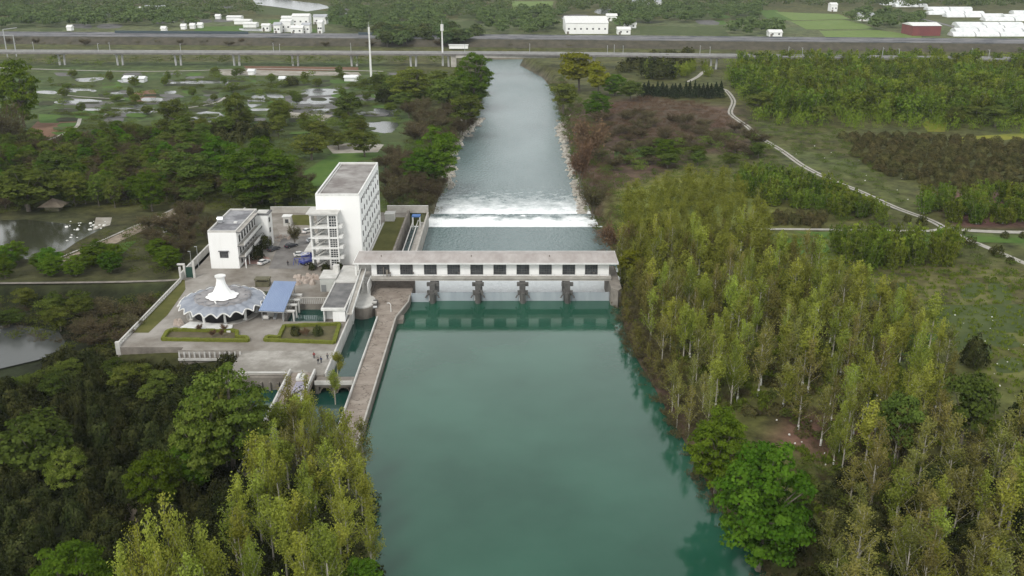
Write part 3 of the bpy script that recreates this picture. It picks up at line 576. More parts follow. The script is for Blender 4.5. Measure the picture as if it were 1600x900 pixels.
# ------------------------------------------------------------------ intake house
ih = thing('intake_house', 'low white intake house with a dark flat roof and pale rear roof', 'building', (-47.3,250,3))
MB().box(-47.9,-44.6,238.4,240.5,3.0,6.2).box(-50.0,-44.6,240.5,273.5,-1,6.2).build('wall', WHITE, ih)
MB().box(-50.9,-44.4,238.1,238.4,6.2,6.9).build('fascia', WHITE2, ih); MB().box(-50.4,-50.1,238.5,239.0,3.0,6.2).build('column', WHITE2, ih); MB().box(-50.4,-50.15,238.4,240.4,3.0,6.2).build('column', WHITE2, ih)
r1 = MB().box(-50.9,-44.4,238.42,259.5,6.2,6.5); r1.build('roof', ROOFD, ih); e = MB().box(-50.9,-50.6,238.42,259.5,6.503,6.9).box(-44.8,-44.4,238.42,259.5,6.503,6.9).box(-50.58,-44.82,259.2,259.5,6.503,6.9).box(-50.58,-44.82,238.42,239.1,6.503,6.75); e.build('roof_edge', CONCL, ih)
MB().box(-50.8,-44.5,259.52,274,6.2,6.8).build('rear_roof', CONCL, ih); MB().box(-50.2,-49.9,241,258,3.6,5.2).build('side_window', GLASS, ih)
gb = thing('pump_house', 'windowless pale grey block house beside the intake house', 'building', (-53,265,3))
MB().box(-55.6,-51.0,261.5,268.5,3.0,7.0).build('wall', mat('grey_render', (.42,.43,.40), (.50,.51,.48), .4, .85), gb); MB().box(-55.8,-50.8,261.3,268.7,7.0,7.25).build('roof', CONCL, gb); MB().box(-52.6,-50.9,266.2,268.2,7.253,9.2).build('roof_hut', CONCL, gb)
MB().box(-55.3,-53.9,261.4,261.497,3.0,5.1).build('door', mat('grey_door',(.2,.21,.21)), gb)
rk = thing('slatted_fence', 'weathered slatted fence on a concrete ledge above the dark settling pool', 'fence', (-55,251.3,3)); a = MB()
for x in np.arange(-61,-50.6,.55): a.box(x,x+.14,251.1,251.3,3.0,4.9)
a.build('slats', CONCL, rk); MB().box(-61.1,-50.4,251.05,251.35,4.9,5.15).box(-61.1,-50.4,251.05,251.35,3.0,3.2).build('rail', CONC, rk); MB().box(-61.1,-50.4,250.7,251.0,-3,3.3).build('ledge', CONCD, rk)
struct(MB().sheet([(-61.1,238.6),(-61.1,251),(-50.3,251),(-50.3,238.6)], 1.62).build('settling_pool_water', W_BS))
# ------------------------------------------------------------------ blue roofed shed and gantry frames
BLUE = mat('blue_roof_sheet', (.16,.22,.36), (.22,.29,.43), .12, .45, lo=.3, hi=.7, stretch=(1,.3,1))
sh = thing('open_shed', 'open shed with a steel blue sheet roof beside the pavilion', 'shed', (-65,250,3))
p4 = [at(404,485,6.2), at(443.5,487,6.2), at(463,440,8.0), at(428,439,8.0)]; zz = [6.2,6.2,8.0,8.0]
s1 = MB(); n = 14
for i in range(n):
    for j in (0,1):
        pass
L0, L1 = np.array((*p4[0],6.2)), np.array((*p4[1],6.2)); T0, T1 = np.array((*p4[3],8.0)), np.array((*p4[2],8.0))
vs = []; 
for i in range(2*n+1):
    u = i/(2*n); dz = .10*(i%2); vs += [tuple(L0*(1-u)+L1*u+(0,0,dz)), tuple(T0*(1-u)+T1*u+(0,0,dz))]
for i in range(2*n+1):
    u = i/(2*n); vs += [tuple(L0*(1-u)+L1*u-(0,0,.12)), tuple(T0*(1-u)+T1*u-(0,0,.12))]
K = 2*(2*n+1)
s1.add(vs, [(2*i,2*i+2,2*i+3,2*i+1) for i in range(2*n)]+[(K+2*i+1,K+2*i+3,K+2*i+2,K+2*i) for i in range(2*n)]+[(2*i,K+2*i,K+2*i+2,2*i+2) for i in range(2*n)]+[(0,1,K+1,K),(4*n,K+4*n,K+4*n+1,4*n+1)])
s1.build('roof_sheet', BLUE, sh)
for i, (a, b) in enumerate(((.08,.06),(.92,.06),(.08,.94),(.92,.94),(.92,.5),(.08,.5))):
    Pp = (L0*(1-a)+L1*a)*(1-b)+(T0*(1-a)+T1*a)*b; MB().tube((Pp[0],Pp[1],3),(Pp[0],Pp[1],Pp[2]-.1),.13,n=6).build('post', METAL, sh)
MB().bar(L0-(0,0,.25),L1-(0,0,.25),.15,.22).bar(T0-(0,0,.25),T1-(0,0,.25),.15,.22).build('beam', METAL, sh)
mch = thing('rack_cleaner', 'pale screening machine standing under the blue shed roof', 'machine', (-65,243,3))
MB().box(-66.4,-64.4,242,244.5,3,4.4).tube((-66.8,239.8,3.7),(-65.5,239.8,3.7),.65,n=14).build('housing', CONCL, mch); MB().bar((-63.9,239.6,3.2),(-63.9,245,5.6),.8,.25).build('conveyor', METAL, mch); MB().box(-66,-65,244.8,247,3,5).build('cabinet', CONC, mch)
for k, (px, py) in enumerate(((461,499),(465,489),(469,481),(472.5,473))):
    x, y = at(px, py); x -= .3
    g_ = thing('gantry_frame', ['nearest','second','third','farthest'][k]+' pale concrete frame in the row beside the blue shed', 'frame', (x,y,3), 'concrete frames beside the blue shed')
    for dx in (-3.0,-.2): MB().box(x+dx,x+dx+.4,y-.25,y+.25,.5 if dx > -1 else 3,5.2).build('leg', CONCL, g_)
    MB().box(x-3.1,x+.4,y-.45,y+.45,5.2,5.6).build('lintel', CONCL, g_)
# ------------------------------------------------------------------ tent pavilion
PX, PY = -79.0, 245.0
TG = mat('pale_blue_membrane', (.17,.19,.225), (.32,.34,.38), .3, .6, lo=.3, hi=.7); TG2 = mat('grey_membrane', (.20,.19,.19), (.31,.30,.30), .3, .7)
tp = thing('tent_pavilion', 'round pavilion with scalloped grey membrane roof and tall white peaked centre', 'pavilion', (PX,PY,3))
NP = 22; NA = NP*8; mo = MB(); vs = []
rs = [5.6,7,8.4,9.8,11.0,11.9]
for j, r in enumerate(rs):
    for i in range(NA):
        a = 2*math.pi*i/NA; ph = abs(math.sin(a*NP/2)); u = (r-5.6)/6.3
        z = 7.35-1.0*u*u + (.9*ph-.35)*u; rr = r-(.9*(ph)*u*u) if r > 9 else r
        vs.append((PX+rr*math.cos(a), PY+rr*math.sin(a)*1.0, z))
mo.add(vs, [(j*NA+i, j*NA+(i+1)%NA, (j+1)*NA+(i+1)%NA, (j+1)*NA+i)[::-1] for j in range(len(rs)-1) for i in range(NA)])
mem = mo.build('outer_membrane', TG, tp, True)
ed = MB(); last = vs[-NA:]
for i in range(NA): ed.bar(last[i], last[(i+1)%NA], .22, .28)
ed.build('edge_trim', WHITE2, mem)
rid = MB()
for k in range(NP):
    a = 2*math.pi*k/NP; rid.bar((PX+5.6*math.cos(a),PY+5.6*math.sin(a),7.40),(PX+11.9*math.cos(a),PY+11.9*math.sin(a),6.05),.12,.10)
rid.build('rib', mat('dark_rib',(.16,.16,.18)), mem)
ind = MB(); ind.lathe([(7.6,7.15),(7.5,7.75),(6.6,8.0),(4.5,7.75),(3.2,7.6),(.5,7.6)], PX, PY+.6, 44); ind.build('inner_roof', TG2, tp, True)
loops = MB()
for k in range(12):
    a0 = 2*math.pi*(k+.5)/12; c0 = np.array((PX+6.3*math.cos(a0), PY+.6+6.3*math.sin(a0)))
    ring = [(c0[0]+1.5*math.cos(b), c0[1]+1.5*math.sin(b), 8.12+.12*math.sin(b)) for b in np.linspace(a0-1.9, a0+1.9, 14)]
    for p, q2 in zip(ring, ring[1:]): loops.bar(p, q2, .14, .16)
loops.build('scallop_trim', mat('grey_trim',(.25,.25,.26)), tp)
pk = MB(); prof = [(3.9,8.0),(3.1,8.25),(2.3,8.9),(1.75,9.9),(1.35,11.1),(1.1,12.3),(1.05,13.2),(1.0,13.4)]
NB = 64; vs = []
for r, z in prof:
    for i in range(NB):
        a = 2*math.pi*i/NB; rr = r*(1+(.13 if r > 1.5 else .03)*abs(math.sin(a*4))); vs.append((PX+rr*math.cos(a), PY+rr*math.sin(a), z))
pk.add(vs, [(j*NB+i, j*NB+(i+1)%NB, (j+1)*NB+(i+1)%NB, (j+1)*NB+i) for j in range(len(prof)-1) for i in range(NB)]+[tuple((len(prof)-1)*NB+i for i in range(NB))])
pk.build('peak', mat('white_membrane',(.86,.86,.84),rough=.5), tp, True); MB().tube((PX,PY,13.4),(PX,PY,13.8),1.45,n=20).build('peak_cap', WHITE2, tp)
MB().bar((PX-.9,PY-4.2,8.3),(PX+.1,PY-6.3,8.0),.35,.25).build('strut', WHITE2, tp)
for k in range(10):
    a = 2*math.pi*(k+.5)/10-math.pi/2; r = 9.6 if math.sin(a) > -.8 else 9.2
    r = 8.9; x, y = PX+r*math.cos(a), PY+r*math.sin(a)
    MB().tube((x,y,3),(x+.5*math.cos(a),y+.5*math.sin(a),6.2),.36,.28,n=10).box(x-.5,x+.5,y-.5,y+.5,3.0,3.25).build('column', WHITE2, tp)
MB().lathe([(7.9,3.15),(7.9,6.9)], PX, PY, 32).build('painted_shade_drum', DARK, tp)  # near-black drum added between the columns to paint the shade under the roof
MB().lathe([(9.9,3.0),(9.9,3.14),(0.2,3.14)], PX, PY, 40).build('floor_step', CONC, tp)
# ------------------------------------------------------------------ tall block
tw = thing('tall_block', 'tall white block with a stained flat roof and rows of small windows', 'building', (-53.6,307,3))
X0, X1, YA, YB, ZT = -60.3,-46.8,285.8,329.6,25.9
MB().box(X0,X1,YA,YB,3,ZT-.7).build('wall', WHITE, tw)
ro_ = MB().box(X0+.5,X1-.5,YA+.5,YB-.5,ZT-.7,ZT-.55); ro_.build('roof', ROOF, tw)
MB().box(X0,X1,YA,YA+.45,ZT-.7,ZT).box(X0,X1,YB-.45,YB,ZT-.7,ZT).box(X0,X0+.45,YA+.45,YB-.45,ZT-.7,ZT).box(X1-.45,X1,YA+.45,YB-.45,ZT-.7,ZT).build('parapet', WHITE2, tw)
MB().box(X0+.9,X0+1.15,YA+.8,YB-.8,ZT-.55,ZT-.2).box(X0+1,X1-1,YB-1.2,YB-.95,ZT-.55,ZT-.2).build('roof_gutter', CONCL, tw)
for fl in range(6):
    zb = 4.3+fl*3.6
    for k in range(8):
        yc = 289.2+k*5.3
        if fl % 2 == 0: window(tw, yc-.5, yc+.5, zb, zb+1.6, X1, axis='x', nx_=2, nz_=2, depth=.14)
        else:
            window(tw, yc-.45, yc+.45, zb, zb+1.5, X1, axis='x', nx_=2, nz_=2, depth=.14)
            if k < 7: window(tw, yc+2.1, yc+2.8, zb+.7, zb+1.5, X1, axis='x', nx_=1, nz_=1, depth=.14)
acm = MB()
st = thing('stair_tower', 'open white stair tower with five landings against the tall block', 'stair tower', (-57.4,284,3))
SX0, SX1, SY0 = -61.7,-53.2,281.6
lev = [3.05,6.4,9.7,13.0,16.3,20.2]
MB().box(SX0-.9,SX1+.3,SY0-.5,SY0+7,20.6,20.95).build('roof', CONCL, st)
for x in (SX0,SX0+5.4,SX1-.45): MB().box(x,x+.45,SY0,SY0+.45,3,20.6).build('column', WHITE2, st)
for k, z in enumerate(lev[1:]): MB().box(SX0-.1,SX1+.1,SY0-.12,YA-.01,z-.25 if k < 4 else 20.2,z+.35 if k < 4 else 20.598).build('landing', WHITE2, st)
MB().box(SX0+.2,SX0+.4,SY0+.46,YA,3,20.1).build('side_wall', WHITE2, st)
for k in range(5):
    z0, z1 = lev[k]+.3, lev[k+1]-.3
    fr = MB()
    for i in range(8): u = i/8; fr.box(SX0+1.0+u*4.0, SX0+1.5+u*4.0, SY0+1.6, SY0+3, z0+u*(z1-z0)*.9-.2 if u > 0 else z0-.2, z0+u*(z1-z0)*.9+.25)
    fr.bar((SX0+.8,SY0+1.5,z0+.9),(SX0+5.0,SY0+1.5,z1+.5),.12,.16); fr.build('stair_flight', CONCL, st)
    sc_ = MB(); 
    for i in range(1, 3): sc_.box(SX0+5.85+i*.75, SX0+5.95+i*.75, SY0+.1, SY0+.3, z0, z1)
    for i in range(1, 4): sc_.box(SX0+5.85, SX1-.45, SY0+.1, SY0+.3, z0+(z1-z0)*i/4-.05, z0+(z1-z0)*i/4+.05)
    scr = sc_.build('stair_window', WHITE2, st); MB().box(SX0+5.86,SX1-.46,SY0+.34,SY0+.38,z0,z1).build('pane', GLASS, scr)
    if k: MB().box(SX1+.11,SX1+1.2,SY0+.2,SY0+3.5,lev[k]-.2,lev[k]+.7).build('balcony', WHITE2, st)
# low side annex at the back left of the tall block
an = thing('annex', 'low white canopy block on the car park side of the tall block', 'building', (-62,300,3)); MB().box(-63.6,-60.32,288,301,3,6.6).build('wall', WHITE, an); MB().box(-65.4,-60.32,287.4,302,6.6,6.95).build('roof', CONCL, an); MB().box(-63.62,-63.6,291,293,3.2,5.4).build('door', DARK, an)
gbx = thing('plant_room', 'small grey plant room at the corner of the narrow lawn', 'building', (-44.2,338,3)); MB().box(-45.9,-42.6,334.5,338.5,3,5.6).build('wall', CONCL, gbx); MB().box(-46.1,-42.4,334.3,338.7,5.6,5.8).build('roof', CONCL, gbx)
# ------------------------------------------------------------------ office
of = thing('office_building', 'three storey white office with a dark flat roof and long balconies', 'building', (-88,295,3))
OX0, OX1, OY0, OY1, OZ = -93.4,-84.6,282.2,307.7,15.2
MB().box(OX0,OX1,OY0,OY1,3,OZ-.6).build('wall', WHITE, of); MB().box(OX0+.4,OX1-.4,OY0+.4,OY1-.4,OZ-.6,OZ-.5).build('roof', mat('office_roof_felt', (.14,.14,.15), (.30,.30,.31), .18, .9, detail=7, lo=.42, hi=.6), of)
MB().box(OX0,OX1,OY0,OY0+.4,OZ-.6,OZ).box(OX0,OX1,OY1-.4,OY1,OZ-.6,OZ).box(OX0,OX0+.4,OY0+.4,OY1-.4,OZ-.6,OZ).box(OX1-.4,OX1,OY0+.4,OY1-.4,OZ-.6,OZ).build('parapet', CONCL, of)
DT = mat('dark_fascia', (.10,.10,.10), (.17,.17,.17), .6, .8)
for k, z in enumerate((6.7, 10.4, OZ-.35)):
    ext = 2.2 if k < 2 else 1.3; y1 = OY1-(4 if k == 2 else 2)
    s_b = MB().box(OX1+.003,OX1+ext,OY0,y1,z-.3,z); b = s_b.build('balcony_slab', CONC, of)
    MB().box(OX1+ext+.003,OX1+ext+.15,OY0,y1,z-.35,z+.05).box(OX1+.003,OX1+ext,OY0-.13,OY0-.003,z-.35,z+.05).build('fascia', DT, b)
    if k < 2: MB().box(OX1+ext-.16,OX1+ext-.01,OY0+.02,y1-.02,z+.003,z+1.1).build('balcony_parapet', WHITE2, of)
    if k < 2:
        for j in range(7): y = OY0+2+j*3.1; window(of, y, y+1.5, z+.5, z+2.6, OX1, axis='x', nx_=2, nz_=2, depth=.12)
for j in range(6): y = OY0+2.4+j*3.4; window(of, y, y+1.6, 3.9, 5.9, OX1, axis='x', nx_=2, nz_=2, depth=.12)
for y in np.arange(OY0+.3, OY1-4, 4.0): MB().box(OX1+1.8,OX1+2.1,y,y+.3,3,6.35).build('column', WHITE2, of)
window(of, -90.3, -87.7, 6.5, 8.5, OY0, nx_=4, nz_=2, depth=.14); MB().box(-90.6,-87.4,OY0-.6,OY0-.003,8.6,8.8).build('window_hood', DT, of)
wg = MB().box(OX1+.003,-80.2,OY1-3.8,OY1+1.5,3,14.0); wg.build('rear_wing', WHITE, of); MB().box(OX1,-79.9,OY1-4,OY1+1.7,14.0,14.4).build('wing_roof', DT, of); MB().box(OX1+.5,-80.7,OY1-3,OY1+.8,14.403,14.6).build('roof_light', CONCL, of)
for z in (4.2,7.8,11.3): window(of, OY1-3, OY1-1.6, z, z+1.6, -80.2, axis='x', nx_=2, nz_=2, depth=.12)
tk = MB(); tk.tube((-93.0,292.2,16.0),(-91.2,292.2,16.0),.9,n=16); tk.box(-92.8,-91.5,291.6,292.8,15,15.4); tag(tk.build('water_tank', mat('tank_steel',(.62,.63,.64),rough=.3,metal=.6)), 'round pale water tank lying on the office roof edge', 'tank')
MB().box(-88,-87,292,293,OZ-.5,OZ-.1).build('roof_hatch', WHITE2, of)
# ------------------------------------------------------------------ yard furniture
x, y = at(450,352); kb = thing('gate_booth', 'small pale booth standing at the back of the car park', 'booth', (x,y,3)); MB().box(x-1.3,x+1.3,y-1.3,y+1.3,3,6.4).build('wall', CONCL, kb); MB().box(x-1.6,x+1.6,y-1.6,y+1.6,6.4,6.7).build('roof', WHITE2, kb); MB().box(x-.6,x+.6,y-1.36,y-1.303,4.2,5.6).build('pane', GLASS, kb)
WOODM = mat('weathered_wood', (.09,.085,.05), (.14,.13,.08), .8, .9)
x, y = at(411,447); pg = thing('garden_shelter', 'small olive roofed shelter between the pavilion and the blue shed', 'shelter', (x,y,3)); MB().prism([(x-2.2,y-1.2),(x+2.2,y-1.2),(x+2.2,y+1.6),(x-2.2,y+1.6)],5.2,5.5).build('roof', WOODM, pg); MB().box(x-1.9,x+1.9,y-.9,y+1.3,3,4.6).build('counter', WOODM, pg)
for dx in (-2,1.8):
    for dy in (-1,1.3): MB().box(x+dx,x+dx+.2,y+dy,y+dy+.2,3,5.2).build('post', WOODM, pg)
x, y = at(410,466); tr_ = thing('planter_box', 'dark wooden planter trough near the left edge of the blue shed', 'planter', (x,y,3)); MB().box(x-1.4,x+1.4,y-3,y+3,3,3.9).build('trough', WOODM, tr_); MB().box(x-1.2,x+1.2,y-2.8,y+2.8,3.9,4.1).build('planting', mat('planting_green',(.05,.06,.02),(.03,.04,.015),1.5,.95), tr_)
# white platform with low bed in front of pavilion
wp = thing('stone_terrace', 'long low white stone terrace in front of the pavilion', 'terrace', (-79,229,3)); pts = ats([(282,514),(360,520),(364,510),(297,505)]); MB().prism(pts,3.0,3.5).build('base', WHITE2, wp)
# hedge-bordered beds
HEDGE = mat('clipped_hedge', (.10,.115,.018), (.15,.165,.03), 1.2, .95, bump=.12, detail=8, spec=.1)
def hedge_bed(name, label, pts, ground_m):
    P_ = ats(pts); struct(MB().sheet(P_, 3.05).build('planting_bed', ground_m))
    b = MB()
    for p, q2 in zip(P_, P_[1:]+P_[:1]):
        L = math.dist(p, q2); n = max(2, int(L/1.2)); 
        for i in range(n):
            u0, u1 = i/n, (i+1)/n; a_ = np.array(p)*(1-u0)+np.array(q2)*u0; c_ = np.array(p)*(1-u1)+np.array(q2)*u1; h = .75+random.uniform(-.08,.08)
            b.bar((*a_,3+h/2),(*c_,3+h/2),.9+random.uniform(-.12,.12),h)
    tag(b.build(name, HEDGE), label, 'hedge')
hedge_bed('hedge', 'clipped yellow green hedge around the bed beside the intake house', [(414,533),(522,537),(531,508),(444,511),(436,529),(418,528)], mat('bed_ground',(.07,.065,.028),(.12,.105,.05),.5,.95,detail=8))
hedge_bed('hedge', 'clipped yellow green hedge around the bed above the left balustrade', [(254,532),(388,534),(386,529),(370,528),(371,520),(361,518),(350,519),(300,518),(270,517),(262,520)], mat('bed_ground_2',(.08,.07,.035),(.12,.10,.06),.5,.95,detail=8))
RCK = mat('garden_rock', (.30,.24,.20), (.44,.38,.33), .8, .9)
def rocks(label, cx, cy, n, spread, sz):
    b = MB()
    for i in range(n):
        x, y = cx+random.gauss(0,spread), cy+random.gauss(0,spread*.8); s = sz*random.uniform(.5,1.3); k = 7
        ring = [(x+s*math.cos(a)*random.uniform(.7,1.1), y+s*math.sin(a)*random.uniform(.7,1.1)) for a in np.linspace(0,6.283,k,endpoint=False)]
        top = [(x+(a-x)*.5, y+(c-y)*.5) for a, c in ring]; h = s*random.uniform(.6,1.3)
        b.add([(a,c,2.9) for a,c in ring]+[(a,c,3+h*random.uniform(.8,1.1)) for a,c in top], [(i_,(i_+1)%k,k+(i_+1)%k,k+i_) for i_ in range(k)]+[tuple(range(k,2*k))])
    return tag(b.build('rockery', RCK), label, 'rocks')
rocks('heap of pinkish garden rocks between the car park and the pump house', *at(484,437), 26, 2.2, 1.0)
rocks('brown rocks around the small round garden at the back of the car park', *at(437,372), 14, 1.8, .7)
rocks('single dark brown boulder heap left of the white terrace', *at(280,508), 8, .8, 1.0)
# entrance posts and sign
x, y = at(296,434); ent = thing('gate_pillar', 'tall pale gate pillars with a dark green panel at the left entrance', 'gate', (x,y,3))
for dx in (-2.6,-1.2,1.6): MB().box(x+dx-.3,x+dx+.3,y-.3,y+.3,3,7.5+dx*.4).build('pillar', CONCL, ent)
MB().box(x-.9,x+1.3,y-.05,y+.1,3,6.4).build('panel', mat('dark_green_panel',(.015,.05,.035)), ent); MB().box(x-3.2,x-1.0,y-.35,y+.35,7.1,7.5).build('lintel', CONCL, ent)
for k, (px, py) in enumerate(((301,428),(311,420))):
    x, y = at(px, py); lp = thing('lamp_post', ['slim pale lamp post nearest the left entrance','slim pale lamp post beside the wall left of the office'][k], 'lamp post', (x,y,3)); MB().tube((x,y,3),(x,y,10.2),.10,.06,n=6).build('pole', METAL, lp); MB().box(x-.7,x+.1,y-.12,y+.12,10.15,10.3).build('lamp_head', METAL, lp)
# ------------------------------------------------------------------ cars
def car(label, px, py, rot, colr, mn, L=4.5):
    x, y = at(px, py); c = thing('parked_car', label, 'car', (x,y,3.03), 'cars in the station yard', rot, local=True); M_ = mat(mn, colr, rough=.25, spec=.6)
    prof = [(-L/2,.35),(-L/2,.85),(-L/2+.15,.98),(-L*.22,1.02),(-L*.22+.01,1.02),(L*.2,1.0),(L/2-.25,.82),(L/2,.65),(L/2,.32)]
    b = MB(); n = len(prof); vs = [(-.88,a,z) for a,z in prof]+[(.88,a,z) for a,z in prof]
    b.add(vs, [(i,(i+1)%n,n+(i+1)%n,n+i) for i in range(n)]+[tuple(range(n))[::-1], tuple(range(n,2*n))]); bo = b.build('body', M_, c)
    g = MB(); cab = [(-L*.42,1.0),(-L*.34,1.42),(L*.02,1.45),(L*.22,1.0)]
    g.add([(-.82,cab[0][0],1.0),(-.66,cab[1][0],1.42),(-.66,cab[2][0],1.45),(-.82,cab[3][0],1.0),(.82,cab[0][0],1.0),(.66,cab[1][0],1.42),(.66,cab[2][0],1.45),(.82,cab[3][0],1.0)],
          [(0,1,5,4),(1,2,6,5),(2,3,7,6),(0,3,2,1),(4,5,6,7)]); g.build('windows', GLASS, c)
    MB().box(-.64,.64,cab[1][0]+.05,cab[2][0]-.05,1.44,1.50).build('roof', M_, c)
    for sx in (-.82,.82):
        for sy in (-L*.31,L*.31):
            wh = MB().tube((sx-.11,sy,.33),(sx+.11,sy,.33),.33,n=14).build('wheel', TYRE, c); MB().tube((sx-.12,sy,.33),(sx+.12,sy,.33),.18,n=10).build('rim', METAL, wh)
    for sx in (-.62,.62): MB().box(sx-.2,sx+.2,L/2-.06,L/2+.02,.55,.72).build('headlight', WHITE2, c); MB().box(sx-.2,sx+.2,-L/2-.02,-L/2+.05,.7,.85).build('tail_light', mat('red_lens',(.4,.02,.02)), c)
    return c
CW, CD = (.72,.72,.70), (.035,.037,.05)
car('white hatchback parked beside the red brick paving in front of the office', 412.5, 412, R(-25), CW, 'white_car_paint')
car('dark grey car parked beside the round shrub at the office corner', 428, 391, R(-32), (.06,.065,.075), 'grey_car_paint')
car('black car standing alone in the middle of the yard', 455, 386, R(-38), CD, 'black_car_paint')
car('white car parked just above the blue truck', 470, 400, R(-70), CW, 'white_car_paint')
car('cream car parked next to the back lawn of the car park', 465, 363, R(8), (.5,.52,.42), 'cream_car_paint')
car('white car parked tight against the tall block', 481, 363, R(-30), CW, 'white_car_paint')
car('silver car half hidden between the stair tower and the annex', 489, 378, R(-60), (.4,.42,.44), 'silver_car_paint')
x, y = at(484,411); bt_ = thing('crane_truck', 'blue truck with a folded boom and pale looped hose beside the stair tower', 'truck', (x,y,3), None, R(-40), local=True); BP = mat('blue_truck_paint', (.035,.045,.22), (.06,.08,.30), .8, .4)
MB().box(-1.2,1.2,-3.4,1.6,.8,1.5).build('bed', BP, bt_); MB().add([(-1.2,1.7,.7),(1.2,1.7,.7),(1.2,3.7,.7),(-1.2,3.7,.7),(-1.15,1.7,2.7),(1.15,1.7,2.7),(1.1,3.1,2.7),(-1.1,3.1,2.7)],[(0,1,5,4),(1,2,6,5),(2,3,7,6),(3,0,4,7),(4,5,6,7)]).build('cab', BP, bt_)
MB().box(-1.0,1.0,3.42,3.5,1.6,2.3).build('windscreen', GLASS, bt_)
MB().bar((0,1.2,2.2),(0,-3.0,2.9),.5,.5).bar((0,-3.0,2.9),(0.2,.6,3.4),.35,.35).tube((0,.8,1.5),(0,.8,3.2),.4,n=10).build('boom', BP, bt_)
hz_ = MB(); rg = [(-.1+1.1*math.cos(a), -1.4+1.5*math.sin(a), 3.45) for a in np.linspace(0,6.283,22)]
for p, q2 in zip(rg, rg[1:]): hz_.bar(p, q2, .2, .2)
hz_.build('hose', mat('pale_hose',(.45,.47,.62)), bt_)
for sx in (-1.05,1.05):
    for sy in (-2.4,-1.3,2.7): wh = MB().tube((sx-.16,sy,.5),(sx+.16,sy,.5),.5,n=14).build('wheel', TYRE, bt_); MB().tube((sx-.17,sy,.5),(sx+.17,sy,.5),.26,n=10).build('rim', METAL, wh)
x, y = at(467,413); eq = thing('trestle', 'blue steel trestles standing in front of the blue truck', 'trestle', (x,y,3)); 
for dx in (-1.6,0,1.4): MB().tube((x+dx,y-.8,3),(x+dx+.3,y,5),.09,n=5).tube((x+dx+.6,y+.8,3),(x+dx+.3,y,5),.09,n=5).build('leg', BP, eq)
MB().tube((x-1.4,y,5),(x+1.9,y,5),.1,n=6).build('rail', BP, eq)
# people (tiny dark standing figures)
def person(label, px, py, top, leg, z=3.0, yaw=0):
    x, y = at(px, py, z); h = 1.72; t_ = thing('person', label, 'person', (x,y,z), None, yaw, local=True)
    V = {'pel':(0,0,.95),'chest':(0,0,1.32),'neck':(0,0,1.48),'head':(0,.01,1.63),'hl':(-.1,0,.9),'hr':(.1,0,.9),'kl':(-.12,.05,.5),'kr':(.12,-.04,.5),'fl':(-.13,.0,.07),'fr':(.13,-.08,.07),'tl':(-.13,.14,.04),'tr':(.13,.06,.04),
         'sl':(-.19,0,1.38),'sr':(.19,0,1.38),'el':(-.25,0,1.1),'er':(.25,.02,1.1),'wl':(-.26,.08,.84),'wr':(.26,.1,.84)}
    Ed = [('pel','chest'),('chest','neck'),('neck','head'),('pel','hl'),('pel','hr'),('hl','kl'),('hr','kr'),('kl','fl'),('kr','fr'),('fl','tl'),('fr','tr'),('chest','sl'),('chest','sr'),('sl','el'),('sr','er'),('el','wl'),('er','wr')]
    Rr = dict(pel=.15,chest=.16,neck=.06,head=.11,hl=.1,hr=.1,kl=.065,kr=.065,fl=.045,fr=.045,tl=.035,tr=.035,sl=.08,sr=.08,el=.05,er=.05,wl=.035,wr=.035)
    ks = list(V); me = bpy.data.meshes.new('body'); me.from_pydata([V[k] for k in ks], [(ks.index(a),ks.index(b)) for a,b in Ed], [])
    o = bpy.data.objects.new('body', me); COL.objects.link(o); o.parent = t_; me.materials.append(mat('skin',(.42,.27,.2)))
    sk = o.modifiers.new('s','SKIN'); lay = me.skin_vertices[0] if me.skin_vertices else None
    if lay is None:
        import bmesh; bm = bmesh.new(); bm.from_mesh(me); bm.verts.layers.skin.verify(); bm.to_mesh(me); bm.free(); lay = me.skin_vertices[0]
    for i, k in enumerate(ks): lay.data[i].radius = (Rr[k],)*2
    lay.data[0].use_root = True; sb = o.modifiers.new('u','SUBSURF'); sb.levels = 1; sb.render_levels = 1
    MB().lathe([(.16,.86),(.175,1.0),(.19,1.2),(.215,1.36),(.12,1.47),(.08,1.49)], 0, 0, 14).tube((-.2,0,1.39),(-.26,0,1.08),.075,.062).tube((.2,0,1.39),(.26,.02,1.08),.075,.062).tube((-.26,0,1.08),(-.265,.08,.87),.06,.05).tube((.26,.02,1.08),(.265,.1,.87),.06,.05).build('jacket', top, t_)
    MB().tube((-.09,0,.95),(-.12,.05,.5),.11,.08).tube((-.12,.05,.5),(-.13,0,.08),.08,.065).tube((.09,0,.95),(.12,-.04,.5),.11,.08).tube((.12,-.04,.5),(.13,-.08,.08),.08,.065).build('trousers', leg, t_)
    MB().lathe([(.0,1.77),(.07,1.755),(.115,1.70),(.122,1.64),(.11,1.6)], 0, -.012, 12).build('hair', DARK, t_)
CL = [mat('dark_cloth',(.03,.03,.035)), mat('blue_cloth',(.05,.07,.14)), mat('grey_cloth',(.12,.12,.12)), mat('red_cloth',(.25,.04,.04))]
person('person in dark clothes standing alone in the yard left of the blue truck', 450, 415, CL[0], CL[0])
person('person in a dark jacket, left of the two by the apron edge', 497.5, 569, CL[0], CL[2], 3.0, .5)
person('person in blue, right of the two by the apron edge', 502, 567, CL[1], CL[0], 3.0, -.4)
person('person in grey standing on the apron near the basin corner', 512, 562, CL[2], CL[0])
person('person in a red top walking on the apron below the hedge', 491, 560, CL[3], CL[0])
